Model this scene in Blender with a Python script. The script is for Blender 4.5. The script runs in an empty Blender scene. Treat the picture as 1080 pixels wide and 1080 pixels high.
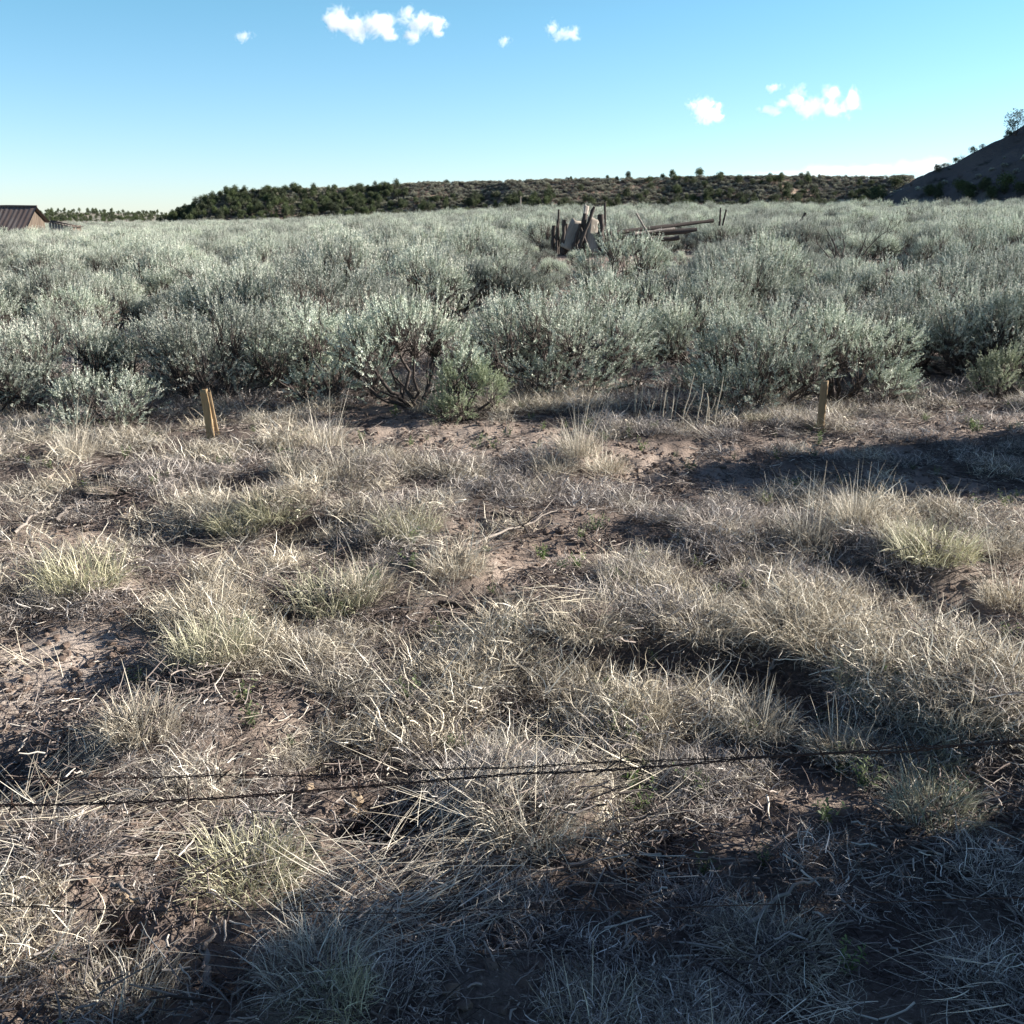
import bpy, bmesh, math, random
import numpy as np
from mathutils import Vector, Matrix

# ------------------------------------------------------------------ camera, world, sun, exposure
scene = bpy.context.scene
H = 1.7                      # eye height
F = 1107.0                   # focal length in photo pixels (1080 wide)
PITCH = math.radians(15.7)
cam_d = bpy.data.cameras.new('camera')
cam = bpy.data.objects.new('camera', cam_d)
scene.collection.objects.link(cam)
cam.location = (0, 0, H)
cam.rotation_euler = (math.radians(90) - PITCH, 0, 0)
cam_d.sensor_width = 36.0
cam_d.lens = 36.0 * F / 1080.0
cam_d.clip_start = 0.05
cam_d.clip_end = 20000
scene.camera = cam

SUN_AZ = math.radians(75)    # clockwise from the view direction (+Y), i.e. towards +X
SUN_EL = math.radians(21)
sun_d = bpy.data.lights.new('sun', 'SUN')
sun_d.energy = 5.0
sun_d.angle = math.radians(0.5)
sun_d.color = (1.0, 0.93, 0.84)
sun = bpy.data.objects.new('sun', sun_d)
scene.collection.objects.link(sun)
sdir = Vector((math.sin(SUN_AZ) * math.cos(SUN_EL), math.cos(SUN_AZ) * math.cos(SUN_EL), math.sin(SUN_EL)))
sun.rotation_euler = sdir.to_track_quat('Z', 'Y').to_euler()

world = bpy.data.worlds.new('World')
scene.world = world
world.use_nodes = True
wn = world.node_tree
for n in list(wn.nodes):
    wn.nodes.remove(n)
sky = wn.nodes.new('ShaderNodeTexSky')
sky.sky_type = 'NISHITA'
sky.sun_disc = False
sky.sun_elevation = SUN_EL
sky.sun_rotation = SUN_AZ
sky.altitude = 1900
sky.air_density = 1.0
sky.dust_density = 0.7
sky.ozone_density = 2.0
tintn = wn.nodes.new('ShaderNodeMix')
tintn.data_type = 'RGBA'
tintn.blend_type = 'MULTIPLY'
tintn.inputs[0].default_value = 1.0
wtc = wn.nodes.new('ShaderNodeTexCoord')
wsep = wn.nodes.new('ShaderNodeSeparateXYZ')
wramp = wn.nodes.new('ShaderNodeValToRGB')
wramp.color_ramp.elements[0].position = 0.0
wramp.color_ramp.elements[0].color = (0.95, 1.01, 1.20, 1)
wramp.color_ramp.elements[1].position = 0.17
wramp.color_ramp.elements[1].color = (0.79, 1.14, 1.13, 1)
_e = wramp.color_ramp.elements.new(0.45)
_e.color = (0.84, 0.82, 0.86, 1)
wn.links.new(wtc.outputs['Generated'], wsep.inputs[0])
wn.links.new(wsep.outputs['Z'], wramp.inputs[0])
wn.links.new(wramp.outputs[0], tintn.inputs[7])
bg = wn.nodes.new('ShaderNodeBackground')
bg.inputs[1].default_value = 0.050
wo = wn.nodes.new('ShaderNodeOutputWorld')
wn.links.new(sky.outputs[0], tintn.inputs[6])
wn.links.new(tintn.outputs[2], bg.inputs[0])
wn.links.new(bg.outputs[0], wo.inputs[0])

scene.view_settings.view_transform = 'Standard'
scene.view_settings.look = 'None'
scene.view_settings.gamma = 1.0
scene.view_settings.exposure = 1.75
scene.cycles.max_bounces = 4
scene.cycles.diffuse_bounces = 2
scene.cycles.transmission_bounces = 3
scene.cycles.volume_bounces = 10
scene.cycles.volume_max_steps = 96

COL = scene.collection
rng = np.random.default_rng(11)
PI = math.pi


# ------------------------------------------------------------------ maths helpers
def pix_dir(px, py):
    u = (px - 540.0) / F
    v = (540.0 - py) / F
    c, s = math.cos(PITCH), math.sin(PITCH)
    return np.array([u, c + v * s, -s + v * c])


def at_depth(px, py, Y):
    d = pix_dir(px, py)
    return np.array([0, 0, H]) + d * (Y / d[1])


def _hash(ix, iy, seed):
    h = (ix.astype(np.int64) * 374761393 + iy.astype(np.int64) * 668265263 + seed * 1442695041) & 0xFFFFFFFF
    h = ((h ^ (h >> 13)) * 1274126177) & 0xFFFFFFFF
    h = h ^ (h >> 16)
    return (h & 0xFFFFFF) / float(0xFFFFFF)


def vnoise(x, y, seed=0):
    x = np.asarray(x, float); y = np.asarray(y, float)
    ix = np.floor(x); iy = np.floor(y)
    fx = x - ix; fy = y - iy
    fx = fx * fx * (3 - 2 * fx); fy = fy * fy * (3 - 2 * fy)
    a = _hash(ix, iy, seed); b = _hash(ix + 1, iy, seed)
    c = _hash(ix, iy + 1, seed); d = _hash(ix + 1, iy + 1, seed)
    return (a * (1 - fx) + b * fx) * (1 - fy) + (c * (1 - fx) + d * fx) * fy


def fbm(x, y, seed=0, octs=4):
    x = np.asarray(x, float); y = np.asarray(y, float)
    s = 0; a = 0.5; t = 0
    for o in range(octs):
        s = s + a * vnoise(x * 2 ** o + 17.3 * o, y * 2 ** o - 9.1 * o, seed + o)
        t += a; a *= 0.5
    return s / t


def flat_at(px, py):
    d = pix_dir(px, py)
    t = -H / d[2]
    return d[0] * t, d[1] * t


HOLES = [(108, 990, 0.085, 0.24), (398, 858, 0.13, 0.16), (418, 850, 0.1, 0.1)]
HOLES = [flat_at(a, b) + (r, dpt) for a, b, r, dpt in HOLES]
# mounds under the big tussocks, (px, py, radius m, height m)
MOUNDS = [(850, 690, .34, .11), (735, 680, .26, .07), (350, 500, .45, .10), (610, 490, .4, .08), (215, 695, .30, .05),
          (360, 640, .34, .08), (90, 620, .34, .08), (620, 680, .32, .09), (990, 600, .4, .10), (970, 740, .35, .09),
          (160, 780, .27, .09), (480, 600, .3, .07), (290, 545, .4, .08), (560, 850, .3, .08), (40, 900, .3, .08),
          (900, 560, .4, .08), (760, 560, .4, .08), (1040, 760, .3, .08), (300, 1060, .25, .08), (480, 1050, .25, .06),
          (430, 545, .4, .05), (60, 480, .5, .06), (250, 470, .5, .07)]
MOUNDS += [(770, 722, .26, -.13), (640, 708, .24, -.09), (320, 668, .22, -.08), (300, 566, .22, -.06), (240, 590, .2, -.05), (900, 605, .26, -.08), (800, 640, .16, -.06), (930, 690, .2, -.09), (850, 730, .2, -.08), (1060, 690, .26, -.10), (520, 648, .2, -.07), (180, 740, .2, -.06), (700, 585, .25, -.06), (430, 700, .2, -.06), (610, 800, .16, -.06), (350, 780, .2, -.07), (440, 840, .15, -.06), (60, 805, .15, -.06), (470, 680, .18, -.07), (560, 745, .18, -.07), (680, 880, .2, -.06), (250, 850, .16, -.06), (820, 600, .2, -.07), (150, 560, .22, -.06), (1000, 640, .2, -.07), (250, 1030, .2, -.10), (100, 1040, .15, -.05), (40, 590, .2, -.06), (30, 650, .2, -.05), (400, 590, .2, -.06)]  # hollows added beside the tussocks to deepen their shadow pools
MOUNDS = [flat_at(a, b) + (r, dpt) for a, b, r, dpt in MOUNDS]
# bare dirt patches (px, py, half width px, half height px, amount)
PATCH = [(40, 715, 120, 55, 1.0), (150, 640, 60, 30, .5), (455, 460, 125, 20, 1.0), (700, 490, 140, 28, 1.0), (570, 462, 60, 14, .9), (880, 470, 80, 12, .8), (250, 520, 60, 12, .6), (60, 560, 60, 16, .8), (200, 600, 50, 16, .6), (540, 600, 50, 24, .7), (1000, 450, 110, 14, .8),
         (960, 510, 130, 24, 1.0), (610, 560, 70, 40, .55), (870, 835, 60, 18, .8), (800, 875, 70, 18, .6), (100, 560, 120, 30, .35),
         (30, 525, 60, 16, .6), (690, 405, 50, 16, .8), (985, 395, 40, 20, .6), (580, 620, 50, 26, .5), (330, 860, 60, 24, .4), (560, 530, 90, 26, .4)]
_p = []
for a, b, w, h_, am in PATCH:
    x0, y0 = flat_at(a, b)
    x1, _ = flat_at(a + w, b)
    _, y1 = flat_at(a, b - h_)
    _p.append((x0, y0, abs(x1 - x0), abs(y1 - y0), am))
PATCH = _p


def bare(x, y):
    x = np.asarray(x, float); y = np.asarray(y, float)
    b = np.zeros(np.broadcast(x, y).shape)
    wob = 0.8 + 0.5 * fbm(x * 2.2, y * 2.2, 71, 3)
    for x0, y0, rx, ry, am in PATCH:
        q = ((x - x0) / rx) ** 2 + ((y - y0) / ry) ** 2
        b = np.maximum(b, am * np.clip(1.35 - q * wob, 0, 1))
    n = fbm(x * 0.9, y * 0.9, 33, 3)
    b = np.maximum(b, np.clip((n - 0.56) * 5, 0, 0.7))
    return b


def hgt(x, y):
    x = np.asarray(x, float); y = np.asarray(y, float)
    r = np.hypot(x, y)
    near = np.clip((40 - r) / 25, 0, 1)
    bb = bare(x, y) * near
    z = (fbm(x * 0.7, y * 0.7, 1, 2) - 0.5) * 0.10
    z = z + near * ((fbm(x * 2.3, y * 2.3, 2, 3) - 0.5) * 0.14 * (1 - .6 * bb) + (fbm(x * 9, y * 9, 3, 3) - 0.5) * 0.036 + bb * (np.abs(fbm(x * 6 + 3 * fbm(x * 3, y * 3, 8, 2), y * 13, 14, 3) - .5) * -.17) * np.clip((y - 4.6) / .8, .12, 1) + (fbm(x * 30, y * 30, 5, 2) - 0.5) * 0.016)
    for mx, my, mr, mh in MOUNDS:
        q = ((x - mx) ** 2 + (y - my) ** 2) / (mr * mr)
        z = z + mh * 1.25 * np.exp(-q * 1.6)
    for hx, hy, hr, hd in HOLES:
        q = ((x - hx) ** 2 + (y - hy) ** 2) / (hr * hr)
        z = z - hd * np.exp(-q ** 2 * 1.2)
    yy = np.maximum(y, 0)
    t = np.clip((yy - 12) / 88, 0, 1.5)
    u = np.clip(x / (0.49 * np.maximum(yy, 10)), -1.6, 1.6)
    z = z + t * np.interp(u, [-1.6, -1.0, -.5, -.2, 0, .5, 1.0, 1.6], [-1.3, -.95, -.5, .2, .75, 1.1, 1.4, 1.5])
    z = z - np.clip((yy - 230) / 200, 0, 1) * 3.0
    return z


def ground_at(px, py):
    d = pix_dir(px, py)
    z = 0.0
    for _ in range(12):
        t = (z - H) / d[2]
        z = 0.5 * z + 0.5 * float(hgt(d[0] * t, d[1] * t))
    t = (z - H) / d[2]
    return float(d[0] * t), float(d[1] * t), float(hgt(d[0] * t, d[1] * t))


# ------------------------------------------------------------------ mesh helpers
class Geo:
    """collects quads / triangles as numpy blocks, then becomes one mesh"""

    def __init__(self):
        self.v = []; self.q = []; self.m = []; self.t = []; self.n = 0

    def add(self, v, q, mat=0, tint=None):
        v = np.asarray(v, float).reshape(-1, 3); q = np.asarray(q, int)
        if len(v) == 0:
            return
        self.v.append(v); self.q.append(q + self.n); self.m.append(np.full(len(q), mat, int))
        if tint is None:
            tint = np.full(len(v), 0.5)
        self.t.append(np.broadcast_to(np.asarray(tint, float), (len(v),)).copy()); self.n += len(v)

    def mesh(self, name, mats, smooth=False):
        me = bpy.data.meshes.new(name)
        V = np.concatenate(self.v)
        loops = []; starts = []; totals = []; s = 0
        for q in self.q:
            k = q.shape[1]
            loops.append(q.ravel()); starts.append(s + np.arange(len(q)) * k); totals.append(np.full(len(q), k)); s += q.size
        loops = np.concatenate(loops); starts = np.concatenate(starts); totals = np.concatenate(totals)
        me.vertices.add(len(V)); me.vertices.foreach_set('co', V.ravel())
        me.loops.add(len(loops)); me.loops.foreach_set('vertex_index', loops.astype(np.int32))
        me.polygons.add(len(starts)); me.polygons.foreach_set('loop_start', starts.astype(np.int32))
        me.polygons.foreach_set('loop_total', totals.astype(np.int32))
        me.polygons.foreach_set('material_index', np.concatenate(self.m).astype(np.int32))
        if smooth:
            me.polygons.foreach_set('use_smooth', np.ones(len(starts), bool))
        for m in mats:
            me.materials.append(m)
        at = me.attributes.new('tint', 'FLOAT', 'POINT')
        at.data.foreach_set('value', np.concatenate(self.t).astype(np.float32))
        me.update(calc_edges=True)
        me.validate()
        return me


def norm(a):
    return a / np.maximum(np.linalg.norm(a, axis=-1, keepdims=True), 1e-9)


def tubes(P, R, sides=4, cap=False):
    """P (M,K,3) polylines, R (M,K) radii -> verts, quads"""
    P = np.asarray(P, float); R = np.asarray(R, float)
    M, K, _ = P.shape
    T = norm(np.gradient(P, axis=1))
    ref = norm(np.cross(T[:, K // 2], np.array([0.31, 0.87, 0.38]) + 0 * T[:, 0]))[:, None, :]
    U = norm(ref - T * np.sum(ref * T, -1, keepdims=True))
    W = np.cross(T, U)
    a = np.arange(sides) * 2 * PI / sides
    ring = P[:, :, None, :] + R[:, :, None, None] * (U[:, :, None, :] * np.cos(a)[:, None] + W[:, :, None, :] * np.sin(a)[:, None])
    v = ring.reshape(-1, 3)
    m, k, s = np.meshgrid(np.arange(M), np.arange(K - 1), np.arange(sides), indexing='ij')
    base = m * K * sides
    s2 = (s + 1) % sides
    q = np.stack([base + k * sides + s, base + k * sides + s2, base + (k + 1) * sides + s2, base + (k + 1) * sides + s], -1).reshape(-1, 4)
    return v, q


def blades(root, phi, lean, L, W, curl, rg, segs=5, twist=0.0, zmin=None, kink=0.0):
    """curved grass ribbons; lean = angle from vertical at base, curl = added angle by tip"""
    N = len(phi)
    s = np.arange(segs + 1) / segs
    th = lean[:, None] + curl[:, None] * s[None, :] ** 1.3
    ph = phi[:, None] + twist * rg.normal(size=(N, 1)) * s[None, :] + kink * rg.normal(size=(N, segs + 1)).cumsum(1)
    d = np.stack([np.sin(th) * np.cos(ph), np.sin(th) * np.sin(ph), np.cos(th)], -1)
    step = L[:, None, None] / segs
    P = root[:, None, :] + np.concatenate([np.zeros((N, 1, 3)), np.cumsum(d[:, :-1] * step, 1)], 1)
    if zmin is not None:
        lo = zmin + rg.random((N, 1)) * 0.02
        P[:, :, 2] = np.where(P[:, :, 2] < lo, lo + (lo - P[:, :, 2]) * 0.15, P[:, :, 2])
    side_a = phi + PI / 2 + rg.normal(size=N) * 0.6
    S = np.stack([np.cos(side_a), np.sin(side_a), rg.normal(size=N) * 0.35], -1)[:, None, :]
    w = (W[:, None] * (1 - 0.85 * s[None, :] ** 2) * 0.5)[:, :, None]
    v = np.stack([P - S * w, P + S * w], 2).reshape(-1, 3)
    n, k = np.meshgrid(np.arange(N), np.arange(segs), indexing='ij')
    b = n * (segs + 1) * 2 + k * 2
    q = np.stack([b, b + 1, b + 3, b + 2], -1).reshape(-1, 4)
    return v, q


def leaves(P, D, L, W, rg):
    N = len(P)
    R = norm(np.cross(D, norm(rg.normal(size=(N, 3)))))
    mid = P + D * (L * 0.6)[:, None]
    v = np.stack([P, mid - R * (W * .5)[:, None], P + D * L[:, None], mid + R * (W * .5)[:, None]], 1).reshape(-1, 3)
    q = np.arange(N * 4).reshape(N, 4)
    return v, q


def tag(o, label=None, cat=None, group=None, kind=None):
    if label: o['label'] = label
    if cat: o['category'] = cat
    if group: o['group'] = group
    if kind: o['kind'] = kind
    return o


def link(name, me, parent=None, loc=None, rot=None, scale=None):
    o = bpy.data.objects.new(name, me)
    COL.objects.link(o)
    if parent: o.parent = parent
    if loc is not None: o.location = loc
    if rot is not None: o.rotation_euler = rot
    if scale is not None: o.scale = (scale,) * 3 if np.isscalar(scale) else scale
    return o


# ------------------------------------------------------------------ materials
def new_mat(name):
    m = bpy.data.materials.new(name)
    m.use_nodes = True
    nt = m.node_tree
    for n in list(nt.nodes):
        nt.nodes.remove(n)
    out = nt.nodes.new('ShaderNodeOutputMaterial')
    return m, nt, out


def mixc(nt, fac, a, b, blend='MIX'):
    n = nt.nodes.new('ShaderNodeMix'); n.data_type = 'RGBA'; n.blend_type = blend
    for inp, val in ((n.inputs[0], fac), (n.inputs[6], a), (n.inputs[7], b)):
        if hasattr(val, 'default_value'): nt.links.new(val, inp)
        elif isinstance(val, (int, float)): inp.default_value = val
        else: inp.default_value = (*val, 1)
    return n.outputs[2]


def math_n(nt, op, a, b=None, c=None, clamp=False):
    n = nt.nodes.new('ShaderNodeMath'); n.operation = op; n.use_clamp = clamp
    for i, val in enumerate((a, b, c)):
        if val is None: continue
        if hasattr(val, 'default_value'): nt.links.new(val, n.inputs[i])
        else: n.inputs[i].default_value = val
    return n.outputs[0]


def noise_n(nt, vec, scale, detail=4, rough=0.6, dist=0.0):
    n = nt.nodes.new('ShaderNodeTexNoise')
    n.inputs['Scale'].default_value = scale; n.inputs['Detail'].default_value = detail
    n.inputs['Roughness'].default_value = rough; n.inputs['Distortion'].default_value = dist
    if vec is not None: nt.links.new(vec, n.inputs['Vector'])
    return n.outputs[0]


def ramp_n(nt, fac, stops):
    n = nt.nodes.new('ShaderNodeValToRGB')
    el = n.color_ramp.elements
    while len(el) < len(stops): el.new(0.5)
    for e, (p, c) in zip(el, stops):
        e.position = p; e.color = (*c, 1) if len(c) == 3 else c
    nt.links.new(fac, n.inputs[0])
    return n.outputs[0]


def plant_mat(name, stops, trans=0.25, rough=0.7, vary=0.3, spec=0.25):
    """colour from the blade's own tint and from which plant it belongs to"""
    m, nt, out = new_mat(name)
    a = nt.nodes.new('ShaderNodeAttribute'); a.attribute_name = 'tint'
    oi = nt.nodes.new('ShaderNodeObjectInfo')
    col = ramp_n(nt, a.outputs['Fac'], stops)
    v = math_n(nt, 'MULTIPLY_ADD', oi.outputs['Random'], vary, 1 - vary / 2)
    hsv = nt.nodes.new('ShaderNodeHueSaturation')
    nt.links.new(col, hsv.inputs['Color']); nt.links.new(v, hsv.inputs['Value'])
    s = math_n(nt, 'MULTIPLY_ADD', oi.outputs['Random'], 0.3, 0.85)
    nt.links.new(s, hsv.inputs['Saturation'])
    p = nt.nodes.new('ShaderNodeBsdfPrincipled')
    p.inputs['Roughness'].default_value = rough
    p.inputs['Specular IOR Level'].default_value = spec
    nt.links.new(hsv.outputs[0], p.inputs['Base Color'])
    if trans > 0:
        tr = nt.nodes.new('ShaderNodeBsdfTranslucent')
        nt.links.new(hsv.outputs[0], tr.inputs[0])
        mx = nt.nodes.new('ShaderNodeMixShader'); mx.inputs[0].default_value = trans
        nt.links.new(p.outputs[0], mx.inputs[1]); nt.links.new(tr.outputs[0], mx.inputs[2])
        nt.links.new(mx.outputs[0], out.inputs[0])
    else:
        nt.links.new(p.outputs[0], out.inputs[0])
    return m


def rough_mat(name, c1, c2, scale=8, bump=0.3, rough=0.85, stretch=(1, 1, 1), obj=True):
    m, nt, out = new_mat(name)
    tc = nt.nodes.new('ShaderNodeTexCoord')
    mp = nt.nodes.new('ShaderNodeMapping'); mp.inputs['Scale'].default_value = stretch
    nt.links.new(tc.outputs['Object'], mp.inputs[0])
    n1 = noise_n(nt, mp.outputs[0], scale, 6, 0.65, 0.3)
    n2 = noise_n(nt, mp.outputs[0], scale * 0.23, 3, 0.5)
    f = math_n(nt, 'MULTIPLY_ADD', n1, 1.6, -0.3, clamp=True)
    col = mixc(nt, f, c1, c2)
    col = mixc(nt, math_n(nt, 'MULTIPLY_ADD', n2, 0.9, -0.2, clamp=True), col, tuple(0.6 * (a + b) / 2 for a, b in zip(c1, c2)))
    p = nt.nodes.new('ShaderNodeBsdfPrincipled'); p.inputs['Roughness'].default_value = rough
    p.inputs['Specular IOR Level'].default_value = 0.2
    nt.links.new(col, p.inputs['Base Color'])
    b = nt.nodes.new('ShaderNodeBump'); b.inputs['Strength'].default_value = bump; b.inputs['Distance'].default_value = 0.02
    nt.links.new(n1, b.inputs['Height']); nt.links.new(b.outputs[0], p.inputs['Normal'])
    nt.links.new(p.outputs[0], out.inputs[0])
    return m


M = {}
M['sage'] = plant_mat('sage_leaf', [(0.0, (.12, .135, .09)), (.42, (.275, .32, .26)), (.72, (.56, .60, .51)), (1.0, (.70, .66, .57))], .10, .65, .7)
M['sage_green'] = plant_mat('sage_leaf_green', [(0.0, (.12, .145, .08)), (.5, (.27, .31, .21)), (1.0, (.42, .44, .33))], .25, .65, .2)
M['bark'] = rough_mat('sage_bark', (.105, .085, .075), (.04, .033, .03), 40, .5, .9, (1, 1, .3))
M['deadwood'] = rough_mat('dead_wood', (.36, .32, .28), (.12, .10, .09), 30, .5, .9, (1, 1, .3))
M['straw'] = plant_mat('dry_straw', [(0.0, (.075, .06, .047)), (.4, (.27, .235, .178)), (.7, (.60, .54, .43)), (1.0, (.85, .80, .68))], .15, .6, .35)
M['greygrass'] = plant_mat('grey_dead_grass', [(0.0, (.045, .037, .035)), (.42, (.17, .149, .136)), (.75, (.48, .43, .385)), (1.0, (.82, .765, .69))], .1, .65, .4)
M['greenstraw'] = plant_mat('greenish_grass', [(0.0, (.08, .08, .045)), (.45, (.34, .33, .205)), (1.0, (.76, .72, .53))], .15, .6, .3)
M['weed'] = plant_mat('green_weed', [(0.0, (.06, .085, .04)), (.6, (.12, .17, .075)), (1.0, (.22, .25, .12))], .3, .6, .3)
M['litter'] = plant_mat('dark_litter', [(0.0, (.035, .027, .025)), (.5, (.12, .095, .085)), (.85, (.30, .26, .23)), (1.0, (.50, .46, .40))], 0, .8, .4)
M['juniper'] = plant_mat('juniper_foliage', [(0.0, (.025, .038, .018)), (.6, (.065, .085, .038)), (1.0, (.12, .14, .07))], .15, .7, .5)
M['clod'] = rough_mat('soil_clod', (.27, .205, .165), (.12, .088, .07), 30, .5, .95)
M['rock'] = rough_mat('sandstone', (.46, .37, .26), (.30, .22, .15), 14, .5, .9)
M['lath'] = rough_mat('pine_lath', (.42, .30, .165), (.25, .17, .09), 14, .3, .7, (8, 8, .7))
M['lathdark'] = rough_mat('weathered_shaded_lath', (.36, .26, .15), (.20, .14, .085), 14, .3, .8, (8, 8, .7))  # weathered wood, with the shade on the brown stake's front put into its tone
M['oldwood'] = rough_mat('old_grey_wood', (.10, .082, .072), (.035, .028, .026), 6, .5, .9, (4, 4, .5))
M['palewood'] = rough_mat('pale_board', (.42, .375, .32), (.25, .215, .18), 5, .3, .85, (4, 4, .6))
M['wire'] = rough_mat('rusty_wire', (.09, .05, .035), (.03, .02, .018), 60, .2, .7)

# ------------------------------------------------------------------ ground
gm, nt, out = new_mat('desert_soil')
geo_n = nt.nodes.new('ShaderNodeNewGeometry')
pos = geo_n.outputs['Position']
att = nt.nodes.new('ShaderNodeAttribute'); att.attribute_name = 'tint'
n_big = noise_n(nt, pos, 0.8, 4, .6)
n_mid = noise_n(nt, pos, 6, 6, .7, .4)
n_fine = noise_n(nt, pos, 55, 5, .7)
soil = mixc(nt, math_n(nt, 'MULTIPLY_ADD', n_mid, 1.8, -.4, clamp=True), (.145, .108, .086), (.31, .243, .198))
soil = mixc(nt, math_n(nt, 'MULTIPLY_ADD', n_big, 2.2, -.8, clamp=True), soil, (.36, .30, .252))
lit = mixc(nt, math_n(nt, 'MULTIPLY_ADD', n_fine, 2.6, -.8, clamp=True), (.035, .027, .024), (.15, .122, .108))
soil = mixc(nt, math_n(nt, 'SUBTRACT', att.outputs['Fac'], 1.0, clamp=True), soil, mixc(nt, n_mid, (.34, .28, .235), (.52, .44, .37)))
col = mixc(nt, math_n(nt, 'MULTIPLY', att.outputs['Fac'], 1.0, clamp=True), lit, soil)
spk = math_n(nt, 'MULTIPLY_ADD', n_fine, 5.0, -2.9, clamp=True)
col = mixc(nt, math_n(nt, 'MULTIPLY', spk, .6), col, (.38, .33, .28))
p = nt.nodes.new('ShaderNodeBsdfPrincipled'); p.inputs['Roughness'].default_value = .95
p.inputs['Specular IOR Level'].default_value = .15
nt.links.new(col, p.inputs['Base Color'])
hh = math_n(nt, 'ADD', math_n(nt, 'MULTIPLY', n_mid, .6), math_n(nt, 'MULTIPLY', n_fine, .35))
b = nt.nodes.new('ShaderNodeBump'); b.inputs['Strength'].default_value = 1.0; b.inputs['Distance'].default_value = .05
nt.links.new(hh, b.inputs['Height']); nt.links.new(b.outputs[0], p.inputs['Normal'])
nt.links.new(p.outputs[0], out.inputs[0])

ang = np.concatenate([np.linspace(-44, 44, 400), np.linspace(44, 316, 92)[1:-1]]) * PI / 180
rad = 0.25 * 1.0138 ** np.arange(730)
A, R = np.meshgrid(ang, rad)
X = R * np.sin(A); Y = R * np.cos(A)
Z = hgt(X, Y)
V = np.stack([X, Y, Z], -1).reshape(-1, 3)
na = len(ang)
i, j = np.meshgrid(np.arange(len(rad) - 1), np.arange(na), indexing='ij')
j2 = (j + 1) % na
Q = np.stack([i * na + j, i * na + j2, (i + 1) * na + j2, (i + 1) * na + j], -1).reshape(-1, 4)
tint = np.clip(bare(X, Y) + (fbm(X * 5, Y * 5, 9, 2) - .5) * .5 + .12, 0, 1)
_px, _py = flat_at(35, 715)
tint = tint + 1.0 * np.clip(1.5 - ((X - _px) / .42) ** 2 - ((Y - _py) / .42) ** 2, 0, 1)
tint = np.where(R > 30, .5, tint).ravel()
g = Geo(); g.add(V, Q[:, ::-1], 0, tint)
V0 = np.array([[0, 0, float(hgt(0, 0))]]); ring = np.arange(na)
g.add(np.concatenate([V0, V[:na]]), np.stack([0 * ring, 1 + (ring + 1) % na, 1 + ring], -1)[:, ::-1], 0, .5)
tag(link('ground', g.mesh('ground', [gm], True)), kind='structure')


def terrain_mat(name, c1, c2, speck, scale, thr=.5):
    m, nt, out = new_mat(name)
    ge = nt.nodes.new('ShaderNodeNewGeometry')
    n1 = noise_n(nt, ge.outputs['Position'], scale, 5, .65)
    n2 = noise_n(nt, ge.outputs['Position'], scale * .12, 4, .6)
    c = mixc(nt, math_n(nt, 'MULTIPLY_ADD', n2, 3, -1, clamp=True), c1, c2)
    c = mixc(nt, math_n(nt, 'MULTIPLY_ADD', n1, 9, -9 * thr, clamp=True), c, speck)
    p = nt.nodes.new('ShaderNodeBsdfPrincipled'); p.inputs['Roughness'].default_value = .95
    p.inputs['Specular IOR Level'].default_value = .1
    nt.links.new(c, p.inputs['Base Color'])
    b = nt.nodes.new('ShaderNodeBump'); b.inputs['Strength'].default_value = .8; b.inputs['Distance'].default_value = 1.0
    nt.links.new(n1, b.inputs['Height']); nt.links.new(b.outputs[0], p.inputs['Normal'])
    nt.links.new(p.outputs[0], out.inputs[0])
    return m


# ------------------------------------------------------------------ mesa, far hills, dark hill
def prof(px, pts):
    return np.interp(px, [a for a, _ in pts], [b for _, b in pts])


MESA = [(150, 236), (182, 232), (200, 221), (222, 211), (245, 205), (300, 202), (390, 199), (430, 195), (600, 191), (750, 188), (940, 188), (1010, 190), (1100, 196)]
MY0, MY1 = 400.0, 445.0
pxs = np.arange(120, 1120, 1.5)
ss = np.concatenate([np.linspace(0, 1, 40), np.linspace(1.08, 6, 24)])
PX, SS = np.meshgrid(pxs, ss)


def mesa_point(px, s):
    px = np.asarray(px, float); s = np.asarray(s, float)
    yt = prof(px, MESA) + (vnoise(px * .08, px * 0, 4) - .5) * 1.5
    d = np.stack([(px - 540) / F, 0 * px, 0 * px], -1)
    v = (540 - yt) / F
    c, sn = math.cos(PITCH), math.sin(PITCH)
    dz = -sn + v * c; dy = c + v * sn
    ztop = H + dz / dy * MY1
    Yw = MY0 + (MY1 - MY0) * s + (vnoise(px * .02, 0 * px, 8) - .5) * 14
    Xw = (px - 540) / F / dy * MY1 * (1 + .12 * np.maximum(s - 1, 0) * 0)
    zf = -2.0
    prof_s = np.where(s < 1, np.clip(s, 0, 1) ** 0.9, 1 - .006 * (s - 1))
    z = zf + (ztop - zf) * prof_s + (fbm(Xw * .08, Yw * .08, 12, 4) - .5) * 2.2 * np.clip(1.1 - s, .12, 1)
    return Xw, Yw, z


mx, my, mz = mesa_point(PX, SS)
nc = len(pxs)
i, j = np.meshgrid(np.arange(len(ss) - 1), np.arange(nc - 1), indexing='ij')
Q = np.stack([i * nc + j, i * nc + j + 1, (i + 1) * nc + j + 1, (i + 1) * nc + j], -1).reshape(-1, 4)
g = Geo(); g.add(np.stack([mx, my, mz], -1), Q)
mesa_m = terrain_mat('mesa_slope', (.20, .14, .105), (.29, .225, .175), (.075, .075, .055), .55, .52)
tag(link('mesa_hill', g.mesh('mesa', [mesa_m], True)), kind='structure')

FAR = [(-300, 227), (-60, 226), (60, 226), (90, 224.5), (140, 226), (190, 227), (260, 229), (420, 231)]
pxs2 = np.arange(-300, 420, 3.0); s2 = np.linspace(0, 2, 20)
PX2, S2 = np.meshgrid(pxs2, s2)


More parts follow.
